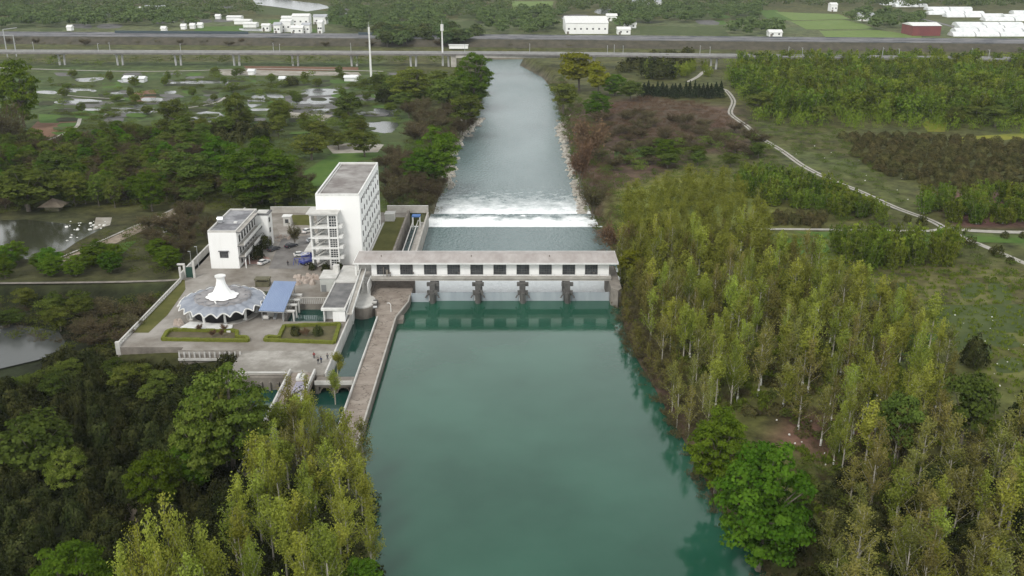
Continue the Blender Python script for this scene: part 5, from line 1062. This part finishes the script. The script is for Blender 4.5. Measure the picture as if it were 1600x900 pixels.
def stuff(name, label, cat, kindsmix, pts, h, r, mats_key, each=None):
    """uncountable growth: many clumps in one mesh"""
    VV, QQ, AA = [], [], []; k = 0; z = np.maximum(ground_h(pts[:,0], pts[:,1]), -1.4)
    MI = []; mlist = []
    for i_, ((x, y), z_) in enumerate(zip(pts, z)):
        kd_ = each[i_][0] if each else random.choice(kindsmix); p = random.choice(PROTO[kd_]); m_ = p['c'].materials[0]
        if m_ not in mlist: mlist.append(m_)
        if each: h = (each[i_][1],)*2; r = (each[i_][2],)*2
        cv, cq, V = p['cards']; n = len(cq); lim = mats_key
        if n > lim: idx = RNG.choice(n, lim, replace=False); big = (n/lim)**.5; big = min(big, 1.8)
        else: idx = np.arange(n); big = 1
        quad = cv.reshape(-1,4,3)[idx]; c = quad.mean(1, keepdims=True); s = np.array((1,1,1))*1.0
        sx = random.uniform(*r)/p['R']; sz = random.uniform(*h)/p['H']; a = random.uniform(0,6.28); ca_, sa_ = math.cos(a), math.sin(a)
        cc = c*np.array((sx,sx,sz)); q = (quad-c)*big*max(min(sx,sz),.45)+cc; qx = q[...,0]*ca_-q[...,1]*sa_; qy = q[...,0]*sa_+q[...,1]*ca_
        q = np.stack([qx+x, qy+y, q[...,2]+z_], -1).reshape(-1,3).astype(np.float32); VV.append(q); QQ.append(np.arange(len(q)).reshape(-1,4)+k); k += len(q); AA.append(np.clip(V[idx]*.8+random.uniform(.05,.35),0,1)); MI.append(np.full(len(idx), mlist.index(m_)))
    me = quads_mesh(name, np.vstack(VV), np.vstack(QQ), mlist, np.hstack(MI), np.hstack(AA))
    o = bpy.data.objects.new(name, me); COL.objects.link(o); return tag(o, label, cat, None, 'stuff')
# --- near left: poplars on the bank spit
grove('poplar_tree', [(372,800),(420,760),(470,735),(560,738),(577,830),(596,1000),(360,1020),(350,900)], 5.0, (11,17.5), (1.7,2.7), 'slender yellow green poplar in the near left stand beside the reservoir', 'near left poplars', z=3)
grove('olive_poplar_tree', [(395,720),(560,715),(575,760),(400,800)], 5.5, (10.5,14), (1.7,2.4), 'olive brown poplar at the back edge of the near left stand, by the bridge end', 'olive poplars by the bridge end', z=3)
for xa, xb in ((-60,-53.5),(-45.3,-37.8)):
    for y in (163.5,167.5,171.5,175):
        for x in np.arange(xa, xb, 4.3): plant('poplar_tree' if random.random() < .6 else 'olive_poplar_tree', x+random.uniform(-1,1), y+random.uniform(-1,1), random.uniform(12,16), random.uniform(1.9,2.8), 'slender poplar at the water end of the canals, '+('left' if xa < -50 else 'right')+' of the footbridge', 'poplars '+('left' if xa < -50 else 'right')+' of the footbridge', z=2.8)
pxtree('camphor_tree', 365, 563, 735, 130, 'large pale green camphor with a billowing crown left of the footbridge')
pxtree('camphor_tree', 322, 618, 760, 90, 'smaller camphor tucked under the left side of the large one by the footbridge')
pxtree('bright_tree', 247, 700, 800, 78, 'fresh green round tree standing alone among the dark shrubs')
pxtree('bright_tree', 300, 682, 770, 62, 'small fresh green tree between the lone round tree and the camphors')
pxtree('bright_tree', 120, 843, 965, 112, 'round green tree cut by the lower edge at the bottom left')
pxtree('bright_tree', 655, 990, 1000, 10, 'x') if 0 else None
pxtree('bright_tree', 565, 868, 950, 70, 'low bright green tree at the foot of the near poplars by the water')
for k, (cx, yt, yb, w_) in enumerate(((212,840,1010,42),(240,812,1000,46),(262,790,1010,40),(284,762,990,50),(306,792,1020,44),(332,806,1000,46),(352,840,1020,40),(228,870,1040,40),(272,840,1050,48),(318,860,1050,46))):
    pxtree('poplar_tree', cx, yt, yb, w_, 'short leafy poplar in the separate clump at the lower edge, left', 'poplar clump at the lower edge')
pxtree('camphor_tree', 110, 698, 770, 62, 'pale olive tree rising from the dark shrubs in the lower left')
pxtree('green_tree', 60, 640, 745, 120, 'wide thin crowned tree with a pale leaning trunk at the left edge')
# --- near left: dark shrubs
grove('evergreen_shrub', [(-60,620),(150,565),(230,560),(310,570),(330,640),(300,700),(370,820),(300,900),(180,980),(-60,1010)], 4.7, (3.4,6.5), (2.1,3.1), 'dark rounded evergreen shrub in the thicket below the dark canal', 'dark shrubs of the lower left thicket', parts=True)
grove('evergreen_shrub', [(60,552),(150,530),(190,548),(300,556),(392,560),(396,600),(330,640),(230,600),(100,600)], 4.4, (3,6), (2.2,3.4), 'dark green bush in the hollow just below the balustrades of the yard', 'bushes below the yard balustrades')
grove('green_tree', [(140,560),(400,575),(330,640),(200,640)], 9, (5,7.5), (3.0,4.2), 'olive green bushy tree below the balustrade on the left', 'olive trees below the balustrade')
grove('green_tree', [(0,590),(110,560),(100,620),(0,640)], 8, (5,6.5), (3.0,4.2), 'green bushy tree beside the dark pool at the left edge', 'green trees beside the dark pool')
grove('bare_tree', [(110,470),(250,458),(190,540),(120,520)], 7, (4,6), (3,4), 'brownish scrubby tree on the slope left of the long balustrade', 'scrubby trees beside the balustrade')
grove('green_tree', [(0,452),(180,452),(120,500),(0,495)], 8.5, (5,8), (3.2,4.5), 'dark green tree hanging over the ditch under the left path', 'trees over the ditch')
# --- left, between path and canal
grove('bright_tree', [(-40,405),(100,408),(265,395),(270,430),(0,436)], 9.5, (5,8), (3.2,4.4), 'light green loose tree beyond the straight path left of the entrance', 'light trees beyond the left path')
grove('bare_tree', [(215,352),(330,330),(330,372),(290,420),(232,400)], 7.5, (5,8), (3,4.2), 'brown thin tree between the dirt track and the office', 'brown trees behind the office')
grove('green_tree', [(300,300),(480,300),(485,326),(330,326)], 9, (7,10), (3.8,5.2), 'dark leafy tree directly behind the yard back wall', 'trees behind the yard wall')
for k, (kd, cx, yt, yb, w_, lb) in enumerate([
 ('bright_tree',408,205,318,112,'broad bright green tree behind the car park wall, tallest there'),
 ('bright_tree',345,205,285,66,'fresh green tree left of the broad bright one behind the office'),
 ('green_tree',295,228,300,80,'mid green spreading tree left of the fresh green one'),
 ('bright_tree',238,262,330,46,'narrow light green tree with a pale trunk at the dirt track bend'),
 ('camphor_tree',118,262,322,44,'pale topped tree behind the thatched hut'),
 ('camphor_tree',155,266,322,28,'small pale green tree right of the thatched hut'),
 ('camphor_tree',180,274,325,26,'little grey green tree third to the right of the hut'),
 ('green_tree',45,250,330,110,'wide dark green tree at the left beside the murky pond'),
 ('green_tree',95,235,285,60,'rounded green tree behind the pale topped one'),
 ('bright_tree',38,85,200,62,'tall dense green tree at the upper left corner of the fields'),
 ('bare_tree',18,150,235,60,'dark brown tree at the left edge below the tall green one'),
 ('conifer_tree',42,112,190,28,'x')][:11]): pxtree(kd, cx, yt, yb, w_, lb)
LEFTB = [(-60,240),(60,235),(210,215),(330,215),(330,290),(470,260),(480,300),(330,318),(160,325),(20,330),(-60,330)]
grove('green_tree', LEFTB, 12, (6,12), (3.4,5), 'mid green tree in the belt between the fields and the murky pond', 'green trees of the left belt')
grove('bright_tree', LEFTB, 17, (7,11), (3.2,4.6), 'fresh green tree in the belt between the fields and the murky pond', 'fresh green trees of the left belt')
grove('bare_tree', LEFTB, 12, (6,9), (4,6), 'brownish tree in the belt between the fields and the murky pond', 'brown trees of the left belt')
grove('evergreen_shrub', [(-40,215),(100,222),(300,205),(420,200),(420,222),(100,245),(-40,240)], 11, (5,8), (4,5.5), 'dark dense tree along the lower edge of the flooded fields', 'dark trees below the flooded fields', parts=False)
grove('green_tree', [(230,195),(300,192),(440,178),(470,195),(440,225),(300,228)], 22, (8,12), (4.5,6), 'green tree standing among the flooded fields', 'green trees among the flooded fields')
# --- left river bank
BK = [
 ('bright_tree',683,190,282,72,'vivid green tree on the left bank above the weir'),
 ('bright_tree',655,232,290,50,'lower vivid green tree beside the vivid one above the weir'),
 ('bright_tree',741,76,158,58,'tall green tree overhanging the river near the viaduct'),
 ('camphor_tree',641,98,165,66,'round olive green tree near the second tall mast'),
 ('green_tree',700,115,175,60,'grey green tree between the olive one and the tall riverside one'),
 ('green_tree',728,142,200,52,'green tree leaning to the water below the tall riverside one'),
 ('green_tree',545,140,182,46,'round green tree at the edge of the grey mud field'),
 ('evergreen_shrub',455,116,133,26,'dark round bush in front of a white hut on the fields'),
 ('green_tree',372,140,205,36,'slim green tree between the two flooded fields'),
 ('green_tree',272,150,205,40,'green tree left of the slim one by the flooded field'),
 ('green_tree',487,203,250,56,'olive round tree behind the tall block, left'),
 ('green_tree',570,200,245,46,'dark olive tree behind the tall block, right'),
 ('evergreen_shrub',603,132,160,34,'very dark low tree at the edge of the green strip by the bank'),
 ('camphor_tree',437,150,200,34,'pale olive tree left of the grey mud field')]
for kd, cx, yt, yb, w_, lb in BK: pxtree(kd, cx, yt, yb, w_, lb)
grove('bare_tree', [(600,240),(645,255),(695,285),(688,326),(605,328),(600,290)], 7, (6.5,9.5), (3.5,5), 'brown twiggy tree on the left bank beside the tall block', 'brown trees beside the tall block')
grove('bare_tree', [(630,180),(750,165),(735,200),(700,235),(640,225)], 11, (7,11), (4.5,6.5), 'brownish tree on the left bank in the middle distance', 'brownish trees on the left bank')
grove('green_tree', [(590,130),(755,125),(750,165),(600,175)], 17, (9,13), (5.5,7.5), 'grey green tree on the far left bank below the viaduct', 'grey green trees on the far left bank')
grove('green_tree', [(450,192),(560,198),(600,232),(470,236)], 14, (6,10), (4,6), 'olive tree between the fields and the tall block', 'olive trees behind the tall block')
# --- right bank, far
for kd, cx, yt, yb, w_, lb in [
 ('yellow_tree',905,74,142,66,'tall yellow green tree nearest the viaduct on the right bank'),
 ('yellow_tree',935,98,150,36,'lesser yellow green tree at the right foot of the tall one'),
 ('bright_tree',933,138,185,42,'bright rounded tree below the yellow green pair'),
 ('bright_tree',960,112,150,40,'round mid green tree right of the yellow green pair'),
 ('green_tree',880,125,175,44,'dark green tree leaning over the right bank'),
 ('green_tree',985,122,158,40,'dark green tree beside the conifers'),
 ('bright_tree',1043,214,255,38,'small bright green tree alone in the brown scrub'),
 ('evergreen_shrub',1030,84,122,60,'dark spreading tree close under the viaduct'),
 ('reddish_tree',918,180,262,62,'reddish brown bare tree on the right bank'),
 ('reddish_tree',962,335,400,56,'reddish brown bare tree just above the gatehouse end'),
 ('reddish_tree',905,210,300,40,'reddish bare tree leaning to the riprap'),
 ('bare_tree',925,275,340,46,'grey brown bare tree above the riprap'),
 ('yellow_tree',985,385,432,34,'yellow green tree beside the right end of the gatehouse')]: pxtree(kd, cx, yt, yb, w_, lb)
for cx in range(1006,1128,7): pxtree('conifer_tree', cx+random.uniform(-2,2), 126+random.uniform(-4,5), 150+random.uniform(-2,4), 16+random.uniform(-3,5), 'dark pointed conifer in the short row beyond the brown scrub', 'dark conifers beyond the scrub')
grove('plantation_tree', [(1000,112),(1100,108),(1120,122),(1000,124)], 9, (8,10), (3.5,4.5), 'yellow green tree behind the dark conifer row', 'yellow green trees behind the conifers')
grove('bare_tree', [(930,190),(1000,178),(1100,190),(1180,215),(1200,250),(1080,240),(960,280),(925,260)], 13, (4,7), (4,6), 'brown scrubby tree in the middle of the right bank scrub', 'brown trees of the right bank scrub')
grove('green_tree', [(960,250),(1180,215),(1230,250),(1160,262),(1000,272)], 14, (5,8), (3.5,5.5), 'dull green tree at the lower edge of the right bank scrub', 'dull green trees at the scrub edge')
grove('evergreen_shrub', [(960,100),(1080,92),(1070,110),(960,115)], 16, (9,12), (6,8), 'dark broad tree in the shade of the viaduct on the right', 'dark trees by the viaduct', parts=False)
grove('plantation_tree', [(1140,105),(1620,105),(1620,200),(1480,196),(1230,190),(1160,160)], 14, (12,17), (5,8), 'light green feathery tree in the broad plantation on the upper right', 'upper right plantation', cap=290)
grove('green_tree', [(1160,150),(1620,175),(1620,200),(1330,200),(1180,190)], 22, (9,14), (5,8), 'dark green tree along the lower edge of the upper right plantation', 'dark trees below the plantation')
grove('plantation_tree', [(1160,275),(1240,290),(1345,332),(1330,340),(1180,322),(1150,290)], 7, (7,10), (3,4.2), 'light green feathery tree between the winding path and the poplar wood', 'feathery trees inside the path bend')
grove('plantation_tree', [(1290,390),(1490,392),(1500,415),(1360,430),(1300,415)], 5.2, (9,12), (2.8,3.8), 'light green tree with whitewashed foot in the stand below the straight path', 'whitewashed stand below the path', lime=True)
grove('plantation_tree', [(1290,300),(1330,315),(1400,345),(1290,350)], 6.5, (7,9.5), (2.8,3.8), 'light green tree in the wedge between the two paths', 'trees in the path wedge', lime=True)
grove('plantation_tree', [(1420,312),(1620,312),(1620,350),(1500,350),(1440,335)], 8, (7,10), (3,4.4), 'light green tree with white foot in the stand above the path fork', 'stand above the path fork', lime=True)
grove('plantation_tree', [(1480,345),(1620,345),(1620,356),(1500,354)], 6, (2.5,3.5), (1,1.6), 'thin young tree with white foot in the front row above the path fork', 'young trees above the fork', lime=True)
grove('orchard_tree', [(1312,215),(1400,212),(1620,225),(1620,292),(1540,300),(1440,292),(1350,262)], 7.4, (3.3,4.1), (3.0,3.5), 'dark brown green domed orchard tree in the rows on the right', 'domed orchard rows', jit=.16, parts=False, cap=300)
grove('orchard_tree', [(1205,338),(1290,340),(1290,356),(1200,356)], 4.2, (3.2,4), (1.9,2.3), 'dark low domed tree in the small plot above the straight path', 'small domed plot', jit=.12)
for k, (cx, yb, w_) in enumerate(((1558,400,20),(1570,372,14),(1515,386,20),(1578,412,14),(1440,352,18),(1417,346,14),(1550,396,12),(1598,372,14))): pxtree('evergreen_shrub', cx, yb-w_*.95, yb, w_, 'small dark round bush dotted along the path fork at the right', 'dark bushes along the path fork')
# --- right bank poplar wood
WOOD = [(968,388),(1060,362),(1150,352),(1200,372),(1230,420),(1320,465),(1430,510),(1490,600),(1470,700),(1400,740),(1310,750),(1280,700),(1220,655),(1120,645),(1055,582),(998,510),(966,445)]
def wz(x, y):
    px = 800+FPX*x/(y*cP+97*sP)
    if y > 285: return 'by the gatehouse end'
    e = (px-960)/(y*-.0+1)
    rim = sdist(np.array([x]), np.array([y]), RIV_UP)[0]
    if rim < 16: return 'on the waterside edge'
    if y < 205: return 'by the bare earth edge'
    if px > 1330: return 'on the meadow side'
    return 'in the closed middle' if y < 245 else 'in the far middle'
WW = ats(WOOD); pts = clear(scatter(WOOD, 5.2, jit=.55)); pts = pts[np.argsort(pts[:,1])]
for x, y in pts:
    ol = random.random() < (.1 if y > 280 else .3)
    plant('olive_poplar_tree' if ol else 'poplar_tree', x, y, random.uniform(10,17), random.uniform(1.7,2.7),
          ('olive brown' if ol else 'yellow green')+' poplar '+wz(x, y)+' of the right bank wood', ('olive' if ol else 'yellow green')+' poplars '+wz(x, y)+' of the wood', lime=random.random() < .8, parts=True)
grove('poplar_tree', [(960,330),(1060,300),(1150,300),(1180,345),(1060,360),(985,388)], 6.2, (10,13), (2.6,3.4), 'yellow green poplar on the far edge of the right bank wood', 'far edge poplars of the right bank wood', parts=True)
edge = along_bank = np.array([(x+o, y) for x, y in ats([(968,500),(975,520),(983,540),(992,560),(1003,580),(1014,600),(1027,620),(1040,642),(1053,665),(1066,690)],1) for o in (1.5, 5.5)])
for x, y in edge: plant('olive_poplar_tree', x+random.uniform(-.8,.8), y+random.uniform(-1.5,1.5), random.uniform(8,13), random.uniform(1.3,2.2), 'thin sparse tree leaning over the brown brush at the right edge of the reservoir', 'thin trees at the reservoir edge')
# lower right
for kd, cx, yt, yb, w_, lb in [
 ('bright_tree',1117,630,765,88,'dense green tree on the water edge, left of the larger one'),
 ('bright_tree',1185,672,882,150,'largest dense green tree overhanging the reservoir'),
 ('evergreen_shrub',1520,517,572,44,'dark green round tree on the speckled meadow edge'),
 ('green_tree',1500,575,700,80,'green tree with a broad crown below the speckled meadow'),
 ('green_tree',1400,610,720,70,'green tree in the hollow of the lower right wood'),
 ('evergreen_shrub',1605,590,690,70,'dark tree at the right edge below the meadow')]: pxtree(kd, cx, yt, yb, w_, lb)
grove('olive_poplar_tree', [(1280,760),(1400,700),(1640,690),(1660,1000),(1300,1010),(1290,880)], 6.4, (10,15), (2,2.8), 'sparse olive poplar in the lower right corner wood', 'olive poplars of the lower right corner', z=3)
grove('poplar_tree', [(1380,840),(1640,760),(1660,1010),(1390,1020)], 8, (12,16), (2,2.8), 'yellow green poplar in the lower right corner wood', 'yellow green poplars of the lower right corner', z=3)
grove('evergreen_shrub', [(1240,800),(1300,760),(1420,740),(1640,760),(1640,1000),(1200,1000),(1200,930)], 6.2, (3,5), (2.2,3.2), 'dark olive shrub under the lower right corner wood', 'dark shrubs of the lower right corner')
# --- uncountable growth
def inside(polys, sp, **k): return clear(np.vstack([scatter(p, sp, **k) for p in polys]))
stuff('bank_brush', 'tangled brown brush along the right bank of the reservoir', 'brush', ['bare_tree'], inside([[(952,440),(985,430),(1030,530),(1090,640),(1180,720),(1240,800),(1230,960),(1180,890),(1110,780),(1040,655),(1010,600),(975,530)]], 2.3), (1.6,3.4), (1.6,2.6), 420)
stuff('wood_undergrowth', 'green and brown undergrowth below the right bank poplars', 'undergrowth', ['bare_tree','green_tree','plantation_tree','orchard_tree'], inside([WOOD,[(1250,700),(1420,690),(1640,640),(1640,1000),(1220,960)]], 3.6), (1.0,2.6), (1.5,2.6), 260)
stuff('reddish_scrub', 'low reddish brown scrub on the far right bank', 'scrub', ['reddish_tree'], inside([[(945,170),(1000,152),(1110,165),(1150,195),(1080,215),(1000,222),(940,215)],[(880,180),(935,200),(960,330),(955,400),(938,380),(905,290)]], 5.5), (1.8,3.6), (3,4.2), 260)
stuff('bank_scrub', 'olive brown scrub along both banks of the lower river', 'scrub', ['bare_tree','green_tree'], inside([[(845,120),(880,125),(930,200),(975,300),(990,390),(945,385),(915,300),(885,235),(868,180)],[(650,330),(600,330),(640,220),(700,170),(745,130),(768,125),(762,160),(745,205),(712,240),(692,325)]], 5), (2,4.5), (2.5,4), 260)
stuff('thicket_floor', 'dark low growth between the lower left shrubs', 'undergrowth', ['evergreen_shrub'], inside([[(-80,560),(0,600),(180,550),(400,600),(400,740),(600,740),(600,1010),(-80,1010)]], 3.3), (1.2,2.6), (1.6,2.4), 260)
stuff('ditch_scrub', 'dark olive growth on the slope of the left ditch', 'scrub', ['green_tree','bare_tree'], inside([[(-80,450),(262,452),(195,545),(130,520),(0,505),(-80,520)],[(190,535),(400,548),(400,600),(180,600)],[(110,470),(262,452),(196,545),(100,560)]], 4.2), (1.4,3.2), (2.2,3.4), 240)
stuff('scrub_cover', 'mixed dull green scrub covering the open land on the right', 'scrub', ['green_tree'], inside([[(960,215),(1180,200),(1240,260),(1400,340),(1450,352),(1290,350),(1180,310),(960,330)],[(1130,180),(1320,200),(1420,320),(1340,300),(1230,230)],[(1440,360),(1640,420),(1640,470),(1500,430),(1450,440),(1350,400)]], 7.5), (.8,2.4), (2,3.6), 150)
stuff('hedge_scrub', 'mixed green scrub between the left fields and along the dirt track', 'scrub', ['green_tree'], inside([[(0,225),(480,215),(480,330),(420,328),(300,330),(160,325),(0,335)],[(90,400),(270,330),(330,330),(320,380),(270,432),(100,432)],[(160,395),(300,310),(320,318),(240,362)]], 6.5), (1,3), (2.2,4), 170)
stuff('plantation_floor', 'light green young growth filling the upper right plantation', 'young plantation', ['plantation_tree'], inside([[(1130,100),(1640,104),(1640,210),(1330,205),(1180,195),(1140,150)]], 9), (5,10), (3.5,6), 170)
far1 = scatter([(-150,-8),(1800,-8),(1800,28),(1440,14),(1380,26),(1180,12),(700,30),(400,26),(-150,36)], 29, z=3); far1 = far1[far1[:,1] < 2600]
keep = np.ones(len(far1), bool)
for p in ([(1180,10),(1440,14),(1640,14),(1640,62),(1200,62)], [(390,-5),(520,4),(525,28),(400,26)], [(868,22),(956,22),(956,62),(868,62)], [(795,0),(870,0),(870,18),(795,18)]): keep &= sdist(far1[:,0], far1[:,1], ats(p)) > 0
stuff('far_woods', 'far woods merging into one grey green mass along the top', 'woods', ['far_tree'], far1[keep], (9,15), (9,14), 150)
# far individual trees among the fields beyond the highway
random.seed(5)
FARP = [[(0,20),(200,18),(230,40),(100,44),(0,46)],[(210,24),(350,22),(300,44),(200,42)],[(520,20),(720,14),(700,50),(560,52),(505,44)],[(600,50),(700,46),(712,60),(600,60)],[(730,20),(880,22),(870,56),(770,56)],[(955,14),(1200,12),(1180,30),(1010,40),(965,50)],[(1150,38),(1215,40),(1225,56),(1140,56)],[(1330,22),(1440,30),(1430,50),(1370,48),(1330,36)]]
for i, p in enumerate(FARP):
    grove('far_tree', p, 24 if i != 3 else 16, (9,15), (7,11), ['grey green tree in the far left fields','grey green tree below the roofed hall','dark green tree in the block left of the river axis','green tree behind the second tall mast','green tree in the block left of the white factory','blue green tree in the block right of the white factory','green tree between the tan field and the terraces','dark green tree between the terraces and the red warehouse'][i], ['far left field trees','trees below the roofed hall','trees left of the river axis','trees behind the second mast','trees left of the factory','trees right of the factory','trees by the terraces','trees by the red warehouse'][i], cap=80)
grove('green_tree', [(0,98),(560,98),(640,96),(720,96),(700,104),(0,106)], 20, (5,9), (6,9), 'dark green tree in the shade below the viaduct, left', 'dark trees below the left viaduct', parts=False)
grove('bare_tree', [(0,66),(1600,72),(1600,77),(0,72)], 20, (3,7), (3,6), 'brown bush on the slope between viaduct and highway', 'brown bushes between viaduct and highway', parts=False, cap=120)
grove('far_tree', [(585,60),(745,58),(745,74),(590,75)], 18, (12,18), (8,10), 'green tree breaking the highway line beside the masts', 'green trees by the masts')
grove('camphor_tree', [(70,118),(600,116),(630,200),(480,205),(120,214)], 34, (3.5,8), (2.2,4.2), 'small pale green tree dotted over the flooded left fields', 'small trees of the flooded fields')
grove('green_tree', [(70,118),(600,116),(630,200),(480,205),(120,214)], 30, (3,7), (2.2,4), 'small darker green tree dotted over the flooded left fields', 'small darker trees of the flooded fields')
fh = []
for k in range(46):
    a0, b0 = random.uniform(70,560), random.uniform(118,212); L = random.uniform(25,90); sl_ = random.uniform(-8,8)
    for u in np.arange(0, 1, .05): fh.append(at(a0+L*u+random.uniform(-1,1), b0+sl_*u))
stuff('field_hedges', 'low green hedges and weeds on the banks between the flooded left fields', 'hedges', ['green_tree','camphor_tree'], clear(np.array(fh)), (1,3.2), (1.4,2.8), 120)
stuff('rough_grass', 'rough green grass tufts over the open meadow on the right', 'grass', ['plantation_tree'], inside([[(1330,400),(1640,425),(1640,640),(1540,600),(1470,520),(1400,480),(1320,450)],[(1200,368),(1300,368),(1330,430),(1240,400)]], 2.9), (.3,.9), (.9,1.7), 40)
# yard shrubs
for cx, yb, w_, lb in ((413,388,26,'dark round clipped tree at the office balcony corner'),(401,405,26,'round clipped shrub in front of the office balconies'),(462,524,18,'dark round bush, left of two in the hedge bed'),(497,524,18,'dark round bush, right of two in the hedge bed'),(509,424,14,'dark bush at the foot of the stair tower, left'),(530,422,14,'dark bush at the foot of the stair tower, right'),(545,411,10,'small dark bush by the gatehouse roof corner'),(488,422,12,'low dark bush behind the blue truck')): pxtree('evergreen_shrub', cx, yb-w_, yb, w_, lb, parts=True)
for cx, yb, w_, lb in ((333,527,12,'small red leaved bush in the left bed'),(478,526,16,'reddish bush between the two dark ones in the hedge bed'),(346,527,9,'tiny brown bush right of the red leaved one'),(312,518,12,'thin brown shrub on the white terrace, left'),(350,518,12,'thin brown shrub on the white terrace, right')): pxtree('reddish_tree', cx, yb-w_, yb, w_, lb, parts=True)
pxtree('bare_tree', 461, 345, 385, 22, 'thin bare tree in the car park garden'); pxtree('poplar_tree', 528, 548, 590, 20, 'slender yellow green sapling at the basin corner'); pxtree('poplar_tree', 524, 575, 630, 22, 'yellow green sapling growing beside the footbridge')
# pale riprap stones, drift wood, white specks
def specks(name, label, cat, pts, sz, mm, hh=.6):
    N = len(pts); z = np.maximum(ground_h(pts[:,0], pts[:,1]), -4.4); v = []; q = []
    for i, ((x, y), z_) in enumerate(zip(pts, z)):
        s = random.uniform(*sz); a = random.uniform(0,1.5); ca_, sa_ = math.cos(a)*s, math.sin(a)*s; h = s*hh*random.uniform(.7,1.3); k = len(v)
        v += [(x+ca_,y+sa_,z_-.2),(x-sa_,y+ca_,z_-.2),(x-ca_,y-sa_,z_-.2),(x+sa_,y-ca_,z_-.2),(x+ca_*.6,y+sa_*.6,z_+h),(x-sa_*.7,y+ca_*.7,z_+h*.8),(x-ca_*.5,y-sa_*.5,z_+h),(x+sa_*.6,y-ca_*.6,z_+h*1.1)]
        q += [(k,k+1,k+5,k+4),(k+1,k+2,k+6,k+5),(k+2,k+3,k+7,k+6),(k+3,k,k+4,k+7),(k+4,k+5,k+6,k+7)]
    me = quads_mesh(name, np.array(v), np.array(q), [mm]); o = bpy.data.objects.new(name, me); COL.objects.link(o); return tag(o, label, cat, None, 'stuff')
RIP = mat('riprap_stone', (.24,.22,.19), (.50,.47,.41), .5, .9)
def along(pts, n, wd, z=-3):
    q = np.array(smooth(ats(pts, z), 8)); i = RNG.integers(0, len(q)-1, n); t_ = RNG.uniform(0,1,n)[:,None]; return q[i]*(1-t_)+q[i+1]*t_+RNG.normal(size=(n,2))*wd
specks('riprap', 'pale broken riprap stones along the river edges', 'stones', np.vstack([along([(874,195),(886,235),(903,295),(917,345),(926,372)], 520, 1.1),along([(878,185),(882,215)],90,1.5),along([(752,182),(735,200),(712,222),(703,262),(700,290)], 300, 1.4, -3)]), (.5,1.5), RIP)
specks('white_specks', 'scattered white stones on the meadow and in the wood on the right', 'stones', np.vstack([scatter([(1440,480),(1640,480),(1640,640),(1560,625),(1470,540)], 4.5, jit=.5)[::2], scatter([(1160,640),(1330,650),(1300,740),(1200,700)], 5.5, jit=.5), scatter([(1180,208),(1640,300),(1640,350),(1400,330)],11,jit=.5)[::2]]), (.16,.34), LIME, .8)
specks('pond_litter', 'white litter and stones round the murky pond on the left', 'litter', np.vstack([scatter([(100,345),(130,345),(125,375),(105,380)],3.5,jit=.5), scatter([(140,345),(170,345),(165,360),(140,362)],3.0,jit=.5), scatter([(220,362),(258,352),(258,372),(225,378)],3.2,jit=.5)]), (.3,1.0), LIME, .4)

# ------------------------------------------------------------------ plant the queue: the 300 largest in view of each kind as objects, the rest as one mass of that kind
random.seed(99); byk = {}
for it in QUEUE: byk.setdefault(SIMPLE[it[0]], []).append(it)
for nm, L_ in byk.items():
    L_.sort(key=lambda i: (0 if i[6] is None else 1, math.hypot(i[1], i[2])/i[3]))
    for it in L_[:296]: plant_now(*it[:10])
    rest = L_[296:]
    if rest: stuff('distant_'+nm+'s', 'farther '+nm.replace('_', ' ')+'s standing close together in the distance', 'trees', None, np.array([(i[1], i[2]) for i in rest]), None, None, 800 if nm == 'poplar_tree' else 420, each=[(i[0], i[3], i[4]) for i in rest])
